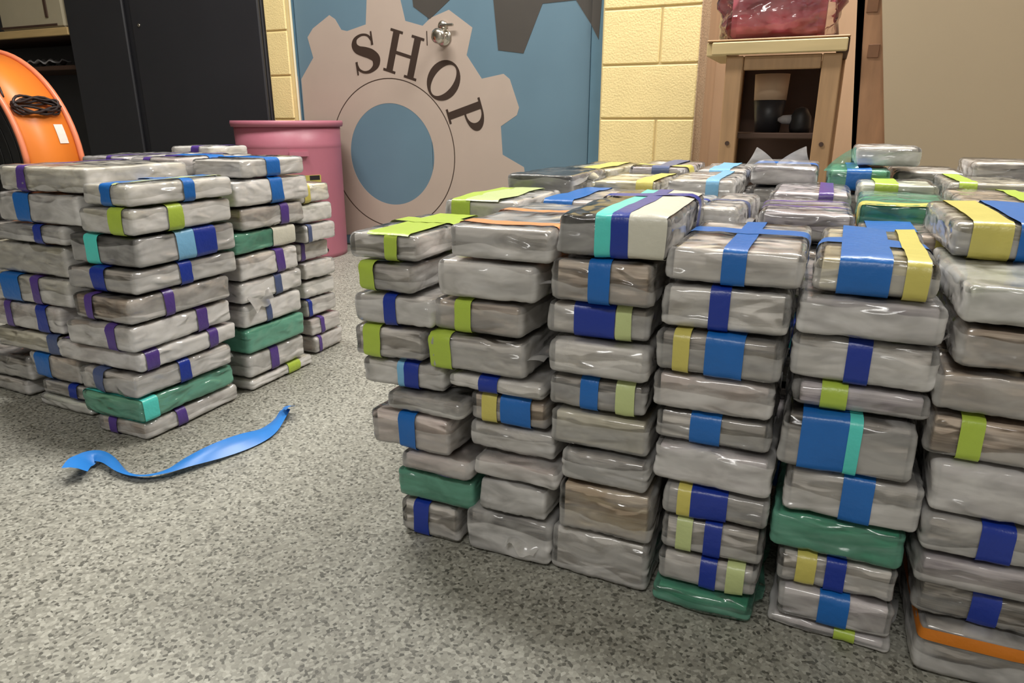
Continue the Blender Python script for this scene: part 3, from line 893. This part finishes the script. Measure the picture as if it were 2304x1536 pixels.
# ---- far pile
FAR = 'parcels of the far pile beside the red bin'
XR = -1.165
LC = 0.265
C = [
 (179, 288, 414, 470, 'olive', 'milky', [('v', .42, .68, 'blue'), ('h', .49, .60, 'blue'), ('t', .7, .8, 'palelime')], []),
 (173, 290, 472, 531, 'olive', 'milky', [('v', .60, .86, 'lime'), ('h', .33, .47, 'lime')], []),
 (152, 305, 540, 608, 'black', 'clear', [('v', .25, .45, 'teal'), ('h', .37, .55, 'sky'), ('h', .55, .78, 'navy')], []),
 (150, 300, 613, 672, 'dark', 'clear', [('v', .39, .58, 'navy'), ('h', .40, .52, 'navy')], []),
 (162, 289, 673, 737, 'tan', 'clear', [('v', .23, .35, 'purple'), ('h', .31, .40, 'purple')], []),
 (152, 287, 742, 798, 'tan', 'milky', [('v', .63, .76, 'purple'), ('h', .62, .73, 'purple')], []),
 (131, 312, 802, 848, 'pink', 'milky', [('h', .05, .17, 'purple'), ('h', .68, .78, 'purple')], []),
 (183, 291, 852, 906, 'grey', 'clear', [('v', .26, .45, 'slate'), ('h', .42, .53, 'navy')], [('k', .03, (0.6, 1.0), -0.02)]),
 (187, 305, 912, 956, 'palegreen', 'green', [('h', .02, .16, 'teal')], []),
 (223, 327, 960, 1000, 'tan', 'milky', [('v', .24, .40, 'purple'), ('h', .30, .40, 'purple')], []),
]
Rr = [
 (544, 689, 353, 397, 'white', 'clear', [('h', .37, .58, 'blue')], [('k', .02)]),
 (523, 696, 400, 458, 'white', 'milky', [('h', .45, .62, 'blue')], [('k', .05)]),
 (541, 687, 460, 512, 'tan', 'clear', [('h', .60, .73, 'purple')], [('k', .03)]),
 (504, 673, 515, 565, 'teal', 'green', [('h', .6, .98, 'frost')], []),
 (506, 668, 568, 622, 'tan', 'milky', [('h', .60, .75, 'purple')], []),
 (513, 685, 625, 672, 'white', 'milky', [('h', .52, .63, 'slate')], [('r', .02, (0, .4), -.03)]),
 (488, 666, 680, 733, 'grey', 'milky', [('h', .36, .45, 'slate')], []),
 (488, 666, 738, 790, 'teal', 'green', [], []),
 (497, 685, 793, 838, 'grey', 'milky', [('h', .36, .50, 'purple')], [('k', .03)]),
 (505, 715, 843, 890, 'olive', 'milky', [('h', .57, .77, 'lime')], []),
]
def far_stack_corner(rows, stack):
    # heights at the stack's front right corner, which leans out a little towards the top
    n = len(rows); zs = []
    for i, r in enumerate(rows):
        t = (n - 1 - i) / (n - 1)
        x0 = XR + 0.028 * t
        zs.append((on_x(r[1], r[2], x0)[1], on_x(r[1], r[3], x0)[1], x0))
    bounds = [zs[0][0]] + [(zs[i][1] + zs[i + 1][0]) / 2 for i in range(n - 1)] + [0.0]
    for i, r in enumerate(rows):
        x1 = zs[i][2]
        yf = on_x(r[1], (r[2] + r[3]) / 2, x1)[0]
        yf = min(max(yf, 0.84), 0.90)
        x0 = on_y(r[0], (r[2] + r[3]) / 2 - 12, yf)[0]
        x0 = min(x0, x1 - 0.11)
        lab = f"{LOOK[r[4]]} parcel, {words(r[6], r[4])}, {place_word(i, n)} in {stack}"
        parcel(x0, x1, yf, yf + LC - 0.01 + RNG.uniform(-.01, .008), bounds[i + 1], bounds[i], r[4], r[5], r[6], r[7], lab, FAR, RNG.uniform(-.03, .03))
far_stack_corner(C, "far pile's near corner stack")
def far_stack_right(rows, stack):
    n = len(rows); zs = []
    for i, r in enumerate(rows):
        xm = (r[0] + r[1]) / 2
        zs.append((on_x(xm, r[2], XR)[1], on_x(xm, r[3], XR)[1]))
    bounds = [zs[0][0]] + [(zs[i][1] + zs[i + 1][0]) / 2 for i in range(n - 1)] + [0.0]
    for i, r in enumerate(rows):
        ym = (r[2] + r[3]) / 2
        y0, y1 = on_x(r[0], ym, XR)[0], on_x(r[1], ym, XR)[0]
        y0 = max(y0, 1.135)
        lab = f"{LOOK[r[4]]} parcel, {words(r[6], r[4])}, {place_word(i, n)} in {stack}"
        parcel(XR - 0.145 + RNG.uniform(-.01, .01), XR + RNG.uniform(-.004, .004), y0, max(y1, y0 + .2), bounds[i + 1], bounds[i], r[4], r[5], r[6], r[7], lab, FAR, RNG.uniform(-.015, .015))
far_stack_right(Rr, "far pile's stack behind the corner")
# third stack, further back
Bst = [('cream', 'clear', [('h', .1, .3, 'yellow')]), ('palegreen', 'milky', []), ('white', 'milky', [('h', .08, .2, 'slate')]), ('pink', 'milky', [('h', .1, .22, 'purple')]), ('white', 'clear', []),
       ('palegreen', 'milky', []), ('grey', 'clear', [('h', .05, .15, 'navy')]), ('pink', 'clear', [('h', .3, .42, 'purple')]), ('pink', 'milky', [('h', .1, .2, 'purple')])]
zt = .455
for i, (a, f, t) in enumerate(Bst):
    h = zt / len(Bst)
    parcel(XR - .30, XR - .055 + RNG.uniform(-.012, .018), 1.415, 1.545, zt - (i + 1) * h, zt - i * h, a, f, t, [('k', .03, (0.2, .9))] if i in (1, 3) else [],
           f"{LOOK[a]} parcel, {words(t, a)}, {place_word(i, len(Bst))} in far pile's stack nearest the bin", FAR, RNG.uniform(-.04, .04))
L1 = [
 (-4, 183, 372, 432, 'olive', 'milky', [('v', .22, .32, 'purple')], []),
 (-10, 176, 436, 502, 'dark', 'milky', [('v', .23, .42, 'blue')], []),
 (-20, 142, 506, 545, 'dark', 'milky', [('v', .6, .72, 'navy')], []),
 (-20, 148, 550, 618, 'olive', 'clear', [], []),
 (-30, 148, 622, 680, 'olive', 'milky', [('v', .20, .42, 'blue'), ('v', .57, .66, 'purple')], []),
 (-30, 136, 684, 742, 'pink', 'milky', [('v', .27, .36, 'purple'), ('v', .70, .84, 'navy')], []),
 (-10, 146, 746, 795, 'olive', 'clear', [('v', .74, .88, 'slate')], []),
 (66, 178, 798, 858, 'tan', 'clear', [('v', .12, .43, 'blue')], []),
 (92, 184, 862, 895, 'grey', 'clear', [('v', .67, .85, 'navy')], []),
 (92, 206, 898, 945, 'palegreen', 'milky', [], []),
]
column(L1, 0.885, 0.24, "far pile's outer front stack", FAR, .004)
L2 = [(-70, 62, 790, 842, 'dark', 'clear', [], [('r', .02)]), (-70, 66, 846, 905, 'grey', 'clear', [], [])]
column(L2, 0.905, 0.2, "far pile's lowest front stack", FAR, .003)
def far_top(x0, x1, y0, y1, z1, a, f, t, lab, n):
    r = parcel(x0, x1, y0, y1, z1 - .046, z1, a, f, t, [], lab, FAR, RNG.uniform(-.03, .03))
    under(x0, x1, y0, y1, z1 - .047, n, 'wrapped parcel just under the top layer inside the far pile', 'parcels under the top layer of the far pile')
far_top(-1.475, -1.325, 1.150, 1.395, .533, 'pink', 'milky', [('v', .3, .45, 'purple'), ('h', .4, .6, 'blue')], 'pinkish parcel with blue and purple tape on top of the far pile', 1)
far_top(-1.640, -1.500, 1.410, 1.560, .548, 'white', 'milky', [('v', .55, .75, 'purple')], 'whitish parcel with purple tape highest at the back of the far pile', 1)
far_top(-1.640, -1.490, 1.150, 1.400, .533, 'lavender', 'milky', [('v', .6, .7, 'purple')], 'mauve parcel with purple tape at the outer end of the far pile', 1)

# ================================================================== OTHER THINGS
# ---- strip of blue tape on the floor
sp_px = [(172, 1078), (186, 1052), (215, 1036), (244, 1040), (276, 1062), (318, 1072), (372, 1066), (430, 1046), (492, 1024), (552, 999), (598, 974), (626, 945), (645, 925), (656, 938)]
pts = catmull([(*on_z(x, y, 0.006), 0) for x, y in sp_px], 5)
vs, fs = [], []
n = len(pts)
for i, q in enumerate(pts):
    d = pts[min(i + 1, n - 1)] - pts[max(i - 1, 0)]; d /= np.linalg.norm(d)
    side = np.array((-d[1], d[0], 0))
    t = i / (n - 1)
    w = 0.020 * (0.75 + 0.25 * math.cos(9 * t))
    tw = 0.55 * math.sin(11 * t + 0.7) + (0.9 if t > 0.86 else 0) * (t - 0.86) * 6
    z = 0.006 + 0.005 * (1 + math.sin(13 * t)) + (0.014 if t < 0.1 else 0) * (1 - t * 10) + max(0, t - 0.88) * 0.12
    for u in (-1, -0.3, 0.3, 1):
        crown = 0.004 * (1 - u * u)
        vs.append(np.array((q[0], q[1], max(0.0015, z + crown + u * w * math.sin(tw)))) + side * u * w * math.cos(tw))
for i in range(n - 1):
    for k in range(3):
        a = i * 4 + k
        fs.append((a, a + 1, a + 5, a + 4))
strip = mesh_obj('tape_strip', [(v[0], v[1], max(0.001, v[2])) for v in vs], fs, mat('loose_blue_tape', lin(44, 124, 206), rough=0.36, var=0.06, scale=30))
tag(strip, 'crumpled strip of blue tape lying on the speckled floor', 'tape')

# ---- dull red drum bin
m_bin = mat('bin_red_paint', lin(172, 104, 120), rough=0.42, var=0.05, scale=6, bump=0.05)
m_black = mat('black_hole', lin(20, 14, 14), rough=0.8, var=0.02)
bx, _ = on_y(661, 430, 2.62); BY = 2.62; BR = 0.234
binr = empty('metal_bin', (bx, BY, 0))
tag(binr, 'dull red metal drum bin standing against the blue door', 'bin')
BH = 0.612
MB().lathe([(BR * .97, 0), (BR * .975, .02), (BR * .99, BH - .12), (BR * .992, BH - .115), (BR * 1.004, BH - .108), (BR * .992, BH - .100), (BR, BH - .02), (BR * .96, BH - .02), (BR * .95, .03)], 64).build('drum', m_bin, binr, True)
MB().lathe([(BR * .985, BH - .028), (BR * 1.045, BH - .026), (BR * 1.06, BH - .012), (BR * 1.05, BH), (BR * .985, BH), (BR * .97, BH - .02)], 64, False).build('rim', m_bin, binr, True)
def on_bin(px, py, extra=0.0):
    r = ray(px, py)
    # nearest hit with the vertical drum
    ox, oy = -bx, -BY
    A = r[0] ** 2 + r[1] ** 2; Bq = 2 * (r[0] * ox + r[1] * oy); Cq = ox * ox + oy * oy - (BR + extra) ** 2
    t = (-Bq - math.sqrt(max(0, Bq * Bq - 4 * A * Cq))) / (2 * A)
    X, Y, Z = r[0] * t - bx, r[1] * t - BY, EYE + r[2] * t
    return math.atan2(Y, X), Z
def curved_plate(t0, t1, z0, z1, r0, r1, name, m):
    vs, fs = [], []
    k = 8
    for i in range(k + 1):
        t = t0 + (t1 - t0) * i / k
        for rr in (r1, r0):
            for z in (z0, z1):
                vs.append((rr * math.cos(t), rr * math.sin(t), z))
    for i in range(k):
        a = i * 4
        fs += [(a, a + 4, a + 5, a + 1), (a + 2, a + 3, a + 7, a + 6), (a + 1, a + 5, a + 7, a + 3), (a, a + 2, a + 6, a + 4)]
    fs += [(0, 1, 3, 2), (k * 4, k * 4 + 2, k * 4 + 3, k * 4 + 1)]
    return MB().add(vs, fs).build(name, m, binr)
t0, z0 = on_bin(652, 352); t1, z1 = on_bin(692, 343)
curved_plate(t0, t1, z0, z1 + .004, BR - .004, BR + .014, 'handle', m_bin)
t0, z0 = on_bin(690, 450); t1, z1 = on_bin(721, 393)
curved_plate(t0, t1, z0, z1, BR - .004, BR + .003, 'label_plate', mat('bin_label', lin(176, 164, 84), rough=0.5, var=0.2, scale=20))
t2, z2 = on_bin(697, 405); t3, z3 = on_bin(718, 394)
curved_plate(t2, t3, z2, z3, BR - .004, BR + .0045, 'slot', m_black)
th, zh = on_bin(737, 563)
mb = MB().lathe([(.010, 0), (.010, .004)], 16)
mb.v = [((BR * .976 - .002 + v[2]) * math.cos(th) - v[0] * math.sin(th), (BR * .976 - .002 + v[2]) * math.sin(th) + v[0] * math.cos(th), zh + v[1]) for v in mb.v]
mb.build('drain_hole', m_black, binr)

# ---- black cabinet
m_cab = mat('black_cabinet_paint', lin(44, 44, 48), rough=0.42, var=0.08, scale=3)
m_cab2 = mat('black_gap', lin(20, 20, 24), rough=0.6, var=0.05)
CB = 2.84
cx1 = -2.578; cx0 = on_y(146, 30, CB)[0]
gl0, gl1 = on_y(281, 60, CB)[0], on_y(297, 60, CB)[0]
cab = empty('tall_cabinet', ((cx0 + cx1) / 2, CB, 0))
tag(cab, 'tall black two-door cabinet between the wall shelf and the blue door', 'cabinet')
def cadd(lo, hi, name, m, bev=0.004, parent=cab):
    ox = (cx0 + cx1) / 2
    return MB().box((lo[0] - ox, lo[1] - CB, lo[2]), (hi[0] - ox, hi[1] - CB, hi[2]), bev).build(name, m, parent)
cadd((cx0, CB + .022, 0), (cx1, CB + .42, 1.9), 'body', m_cab)
cadd((cx0 + .003, CB, .06), (gl0, CB + .02, 1.88), 'door', m_cab, .006)
d2 = cadd((gl1, CB, .06), (cx1 - .003, CB + .02, 1.88), 'door', m_cab, .006)
lx, lz = on_y(313, 57, CB)
mb = MB().lathe([(.009, 0), (.009, .004), (.005, .006)], 16)
ox = (cx0 + cx1) / 2
mb.v = [(lx - ox + v[0], -v[2] - .0, lz + v[1]) for v in mb.v]; mb.f = [tuple(reversed(f)) for f in mb.f]
mb.build('lock', m_chrome, d2, True)

# ---- wall shelf beside the cabinet, with a case on it
m_wood = mat('pale_wood', lin(206, 176, 122), rough=0.5, var=0.12, scale=5, stretch=(1, 1, 8))
m_wood2 = mat('leg_wood', lin(178, 142, 104), rough=0.5, var=0.14, scale=9, stretch=(6, 6, 0.6))
m_dwood = mat('dark_wood', lin(74, 52, 40), rough=0.6, var=0.15, scale=8)
SB = CB
sx1 = cx0 - .004
sz1 = on_y(100, 64, SB)[1]; sz0 = on_y(100, 82, SB)[1]
unit = empty('shelf_unit', (sx1 - .45, SB + .2, 0))
tag(unit, 'dark shelf unit with a pale wooden shelf edge at the left', 'shelf')
def uadd(lo, hi, name, m, bev=0.003):
    return MB().box((lo[0] - sx1 + .45, lo[1] - SB - .2, lo[2]), (hi[0] - sx1 + .45, hi[1] - SB - .2, hi[2]), bev).build(name, m, unit)
uadd((sx1 - 1.5, SB + .02, sz0), (sx1, SB + .4, sz1), 'shelf_board', m_dwood)
uadd((sx1 - 1.5, SB, sz0), (sx1, SB + .019, sz1), 'edge_strip', m_wood)
low_z = on_y(100, 150, SB + .1)[1]
uadd((sx1 - 1.5, SB + .08, low_z - .025), (sx1 - .005, SB + .4, low_z), 'shelf_board', m_dwood)
uadd((sx1 - 1.52, SB + .4, 0), (sx1, SB + .42, 2.2), 'back_panel', m_cab)
uadd((sx1 - .03, SB + .36, 0), (sx1, SB + .399, sz0 - .001), 'upright', m_cab)
uadd((sx1 - 1.5, SB + .36, 0), (sx1 - 1.47, SB + .399, sz0 - .001), 'upright', m_cab)
m_case = mat('case_beige', lin(186, 176, 150), rough=0.45, var=0.06, scale=8)
case = empty('storage_case', (sx1 - .24, SB + .18, sz1 + .001))
tag(case, 'beige plastic case with dark slot handle standing on the wooden shelf', 'case')
MB().box((-.36, -.16, 0), (.20, .16, .30), .012).build('body', m_case, case)
MB().box((.202, -.155, .004), (.226, .15, .296), .006).build('side_panel', m_case, case)
MB().box((-.36, -.1635, .012), (.14, -.1605, .024), .001).build('seam', m_dwood, case)
hx_, hz_ = on_y(103, 18, SB + .02)
MB().box((hx_ - .012 - sx1 + .24, -.167, hz_ - .05 - sz1), (hx_ + .012 - sx1 + .24, -.161, hz_ + .06 - sz1), .002).build('slot_handle', m_dwood, case)
# cloth on the lower shelf
m_cloth = mat('grey_cloth', lin(160, 158, 160), rough=0.8, var=0.15, scale=20)
cv, cf = [], []
ccx = on_y(105, 143, SB + .14)[0]
for i in range(19):
    for j in range(7):
        u, v = i / 18, j / 6
        cv.append((-.13 + .26 * u, -.06 + .12 * v, .012 + .022 * abs(math.sin(u * 9 + v * 3)) + .012 * math.sin(v * 7 + u * 4) ** 2 - .010 * abs(v - .5)))
for i in range(18):
    for j in range(6):
        a = i * 7 + j
        cf.append((a, a + 7, a + 8, a + 1))
cl = mesh_obj('folded_cloth', cv, cf, m_cloth)
cl.location = (ccx, SB + .15, low_z + .003)
sol = cl.modifiers.new('thickness', 'SOLIDIFY'); sol.thickness = 0.006
tag(cl, 'crumpled grey cloth on the dark lower shelf above the orange fan', 'cloth')

# ---- orange drum fan
m_or = mat('fan_orange', lin(226, 126, 44), rough=0.42, var=0.06, scale=5)
m_rim = mat('fan_rim', lin(226, 132, 96), rough=0.35, var=0.05)
m_grill = mat('fan_black', lin(30, 30, 32), rough=0.5, var=0.05)
FR, FT = 0.43, 0.22
FY = 3.0                                    # distance ahead of the camera
fX = (6 - 1152) / 1627.0 * FY
fa, fb = fX * _ca - FY * _sa, fX * _sa + FY * _ca
fan = empty('drum_fan', (fa, fb, 0))
axd = (-0.38, -0.925)                       # where the fan blows, in the camera's frame
axw = Vector((axd[0] * _ca - axd[1] * _sa, axd[0] * _sa + axd[1] * _ca, 0)).normalized()
sdw = Vector((-axw.y, axw.x, 0))
FZ = on_y(-52 + 60, 366, fb)[1]
FZ = FR + 0.012
tag(fan, 'orange drum fan with coiled black cord behind the far pile', 'fan')
def fan_part(mb, name, m, smooth=True):
    # local z of the lathe is the fan axis
    mb.v = [tuple(sdw * v[0] + Vector((0, 0, 1)) * v[1] + axw * v[2] + Vector((0, 0, FZ))) for v in mb.v]
    return mb.build(name, m, fan, smooth)
fan_part(MB().lathe([(FR - .012, 0), (FR, 0), (FR, FT), (FR - .012, FT)], 72, False), 'shell', m_or)
for z in (0.0, FT):
    mb = MB()
    ring = [((FR + .004) * math.cos(t), (FR + .004) * math.sin(t), z) for t in np.linspace(0, 2 * math.pi, 73)]
    mb.tube(ring, .011, 8)
    fan_part(mb, 'rim', m_rim)
fan_part(MB().lathe([(.001, FT - .07), (FR - .014, FT - .07), (FR - .014, FT - .075), (.001, FT - .075)], 48, False), 'motor_plate', m_grill)
mb = MB()
for k in range(1, 9):
    r = FR * k / 9
    mb.tube([(r * math.cos(t), r * math.sin(t), FT - .012) for t in np.linspace(0, 2 * math.pi, 49)], .003, 6)
for k in range(8):
    t = k * math.pi / 4
    mb.tube([(0, 0, FT - .012), ((FR - .008) * math.cos(t), (FR - .008) * math.sin(t), FT - .012)], .003, 6)
fan_part(mb, 'grille', m_grill)
mb = MB()
for s in (-1, 1):
    mb.add(*(lambda q: (q.v, q.f))(MB().box((s * .22 - .03, -FZ, .02), (s * .22 + .03, -FR * .80, FT - .02), .008)))
fan_part(mb, 'stand', m_grill, False)
def fan_surf(ang, z, off):       # point on the drum's outside: ang from the side axis, z along the fan axis
    return sdw * ((FR + off) * math.cos(ang)) + Vector((0, 0, (FR + off) * math.sin(ang) + FZ)) + axw * z
# which side of the drum faces the camera's right
A0 = math.radians(28) if (sdw.x * _ca + sdw.y * _sa) > 0 else math.radians(152)
sgn = 1 if (sdw.x * _ca + sdw.y * _sa) > 0 else -1
m_cord = mat('cord_black', lin(38, 26, 26), rough=0.45, var=0.05)
mb = MB()
g = random.Random(5)
for k in range(6):
    loop = []
    a0 = A0 + sgn * g.uniform(-.05, .05)
    for t in np.linspace(0, 2 * math.pi, 25):
        loop.append(fan_surf(a0 + sgn * (.055 * math.sin(t) + .02 * math.sin(3 * t + k)), FT * .52 + FT * .40 * math.cos(t), .012 + .008 * (k % 3)))
    mb.tube(loop, .005, 6)
tail = [fan_surf(A0 + sgn * (.12 + .75 * u), FT * (.95 - .12 * math.sin(u * 3)), .010) for u in np.linspace(0, 1, 16)]
mb.tube(tail, .004, 6)
mb.build('power_cord', m_cord, fan, True)
mb = MB()
vs, fs = [], []
for i in range(5):
    for j in range(2):
        vs.append(fan_surf(A0 - sgn * (.12 + .17 * i / 4), FT * (.16 + .16 * j), .002))
for i in range(4):
    fs.append((i * 2, i * 2 + 1, i * 2 + 3, i * 2 + 2))
mb.add(vs, fs).build('warning_label', mat('label_white', lin(222, 212, 204), rough=0.5, var=0.08, scale=60), fan)

# ---- wooden stool in the alcove
TB = 2.42
s0 = on_y(1588, 105, TB)[0]; s1 = on_y(1912, 100, TB)[0]
tz1 = on_y(1750, 85, TB)[1]; tz0 = on_y(1750, 119, TB)[1]
st = empty('wooden_stool', ((s0 + s1) / 2, TB + .16, 0))
tag(st, 'wooden work stool with a pale front rail in the alcove', 'stool')
m_rail = mat('pale_rail', lin(206, 184, 136), rough=0.5, var=0.1, scale=5, stretch=(1, 1, 6))
def sadd(lo, hi, name, m, bev=0.003):
    ox, oy = (s0 + s1) / 2, TB + .16
    return MB().box((lo[0] - ox, lo[1] - oy, lo[2]), (hi[0] - ox, hi[1] - oy, hi[2]), bev).build(name, m, st)
xa = on_y(1602, 105, TB)[0]; xb = on_y(1908, 100, TB)[0]
sadd((xa, TB, tz0), (xb, TB + .022, tz1 - .006), 'front_rail', m_rail)
sadd((s0, TB + .023, tz0 - .002), (xa + .045, TB + .34, tz1 - .004), 'side_rail', m_rail)
sadd((xb - .03, TB + .023, tz0 - .002), (s1, TB + .34, tz1 - .004), 'side_rail', m_dwood)
sadd((s0 + .002, TB + .004, tz1 - .0035), (s1, TB + .35, tz1 + .002), 'top_board', m_wood2)
la0, la1 = on_y(1626, 230, TB + .03)[0], on_y(1664, 230, TB + .03)[0]
lb0, lb1 = on_y(1838, 230, TB + .03)[0], on_y(1882, 230, TB + .03)[0]
sadd((la0, TB + .024, 0), (la1, TB + .062, tz0 - .003), 'leg', m_wood2)
sadd((lb0, TB + .024, 0), (lb1, TB + .062, tz0 - .003), 'leg', m_wood2)
sadd((la0 - .012, TB + .29, 0), (la0 + .028, TB + .33, tz0 - .003), 'leg', m_wood2)
sadd((lb1 - .028, TB + .29, 0), (lb1 + .012, TB + .33, tz0 - .003), 'leg', m_wood2)
sadd((la1 + .001, TB + .03, tz0 - .045), (lb0 - .001, TB + .052, tz0 - .003), 'apron', m_wood2)
shz = on_y(1750, 299, TB + .06)[1]
sadd((la0 + .004, TB + .064, shz - .018), (lb1 - .004, TB + .289, shz), 'lower_shelf', m_dwood)
sadd((la0 - .01, TB + .335, .1), (lb1 + .01, TB + .343, tz0 - .003), 'back_panel', m_dwood)
for xq, leg in ((la0 * .5 + la1 * .5, 0), (lb0 * .5 + lb1 * .5, 1)):
    hz2 = on_y(1632, 322, TB + .024)[1]
    mb = MB().lathe([(.007, 0), (.007, .003)], 14)
    mb.v = [(xq + v[0] - (s0 + s1) / 2, TB + .0235 - (TB + .16) - v[2], hz2 + v[1]) for v in mb.v]; mb.f = [tuple(reversed(f)) for f in mb.f]
    mb.build('screw', m_dwood, st)
# things on the stool's lower shelf
tubx, tubz = on_y(1733, 222, TB + .2)
tub = empty('paper_tub', (tubx, TB + .2, shz + .001))
tag(tub, 'pale paper tub inside the stool, on its lower shelf', 'tub')
hh = on_y(1733, 168, TB + .2)[1] - shz
MB().lathe([(.040, 0), (.052, hh * .55), (.050, hh * .55), (.038, .006)], 28).build('base', m_cab, tub, True)
MB().lathe([(.052, hh * .55 + .001), (.056, hh), (.050, hh), (.046, hh * .55 + .004)], 28).build('cup', mat('tub_pale', lin(206, 178, 150), rough=0.6), tub, True)
tool = empty('power_tool', (on_y(1800, 280, TB + .15)[0], TB + .15, shz + .001))
tag(tool, 'dark power tool with a grey nose on the lower shelf of the stool', 'tool')
MB().lathe([(.030, 0), (.034, .015), (.032, .05), (.018, .075), (.004, .08)], 20).build('body', m_grill, tool, True)
mb = MB().lathe([(.016, 0), (.014, .03), (.005, .045)], 16); mb.v = [(v[2] * -1 - .026, v[1], v[0] + .04) for v in mb.v]
mb.build('nose', m_cloth, tool, True)
# red box in a clear bag on the stool
m_red = mat('red_box', lin(208, 104, 122), rough=0.4, var=0.05)
rb = empty('bagged_box', ((s0 + s1) / 2 - .012, TB + .215, tz1 + .0025))
tag(rb, 'pinkish red plastic box inside a clear plastic bag on the stool', 'box')
bw = (on_y(1868, 40, TB + .08)[0] - on_y(1650, 40, TB + .08)[0]) / 2
MB().box((-bw, -.085, .006), (bw, .085, .30), .02).build('box', m_red, rb)
sk = Skin(bw + .038, .115, .19, 901, r=.05, amp=.012)
vs, fs = shell(sk, (18, 14, 18), 0, .02)
M['bag'] = film_mat('film_bag', (0.7, 0.64, 0.62, 1), 0.0, 0.14, 0.1, 0.0, 0.004)
q = mesh_obj('plastic_bag', vs, fs, M['bag'], rb); q.location = (0, .0, .196)

# ---- post and tan board at the right
PB = 2.46
m_post = mat('post_wood', lin(170, 128, 94), rough=0.55, var=0.2, scale=9, stretch=(4, 4, 0.8))
m_batten = mat('batten_wood', lin(128, 90, 62), rough=0.6, var=0.15)
m_tan = mat('tan_board', lin(188, 169, 141), rough=0.6, var=0.03, scale=3)
def slab(px, y0, y1):
    """a board whose four corners are given as front-face points (x, z)"""
    return MB().plate(px, y0, y1)
def extend(p, q, z):
    t = (z - p[1]) / (q[1] - p[1]); return (p[0] + (q[0] - p[0]) * t, z)
L0, L1_ = on_y(1948, 0, PB), on_y(1926, 334, PB)
R0, R1_ = on_y(1984, 0, PB), on_y(1990, 334, PB)
post = empty('wooden_post', (extend(L0, L1_, 0)[0] + .05, PB, 0))
tag(post, 'rough brown wooden post leaning between the stool and the tan board', 'post')
def padd(mb, name, m):
    ox = extend(L0, L1_, 0)[0] + .05
    mb.v = [(v[0] - ox, v[1] - PB, v[2]) for v in mb.v]; return mb.build(name, m, post)
padd(slab([extend(L0, L1_, 0), extend(R0, R1_, 0), extend(R0, R1_, 1.9), extend(L0, L1_, 1.9)], PB, PB + .05), 'timber', m_post)
for (y0, y1) in ((-20, 28), (100, 130)):
    a, b2 = on_y(1952, (y0 + y1) / 2, PB)[0], on_y(1978, (y0 + y1) / 2, PB)[0]
    padd(MB().box((a, PB - .004, on_y(1960, y1, PB)[1]), (b2, PB + .001, on_y(1960, y0, PB)[1]), .001), 'batten', m_batten)
E0, E1 = on_y(1985, 0, PB - .04), on_y(1991, 334, PB - .04)
tb = slab([extend(E0, E1, 0), (1.9, 0), (1.9, 2.2), extend(E0, E1, 2.2)], PB - .04, PB - .018).build('tan_board', m_tan)
tag(tb, 'large plain tan board standing behind the near pile', 'board')
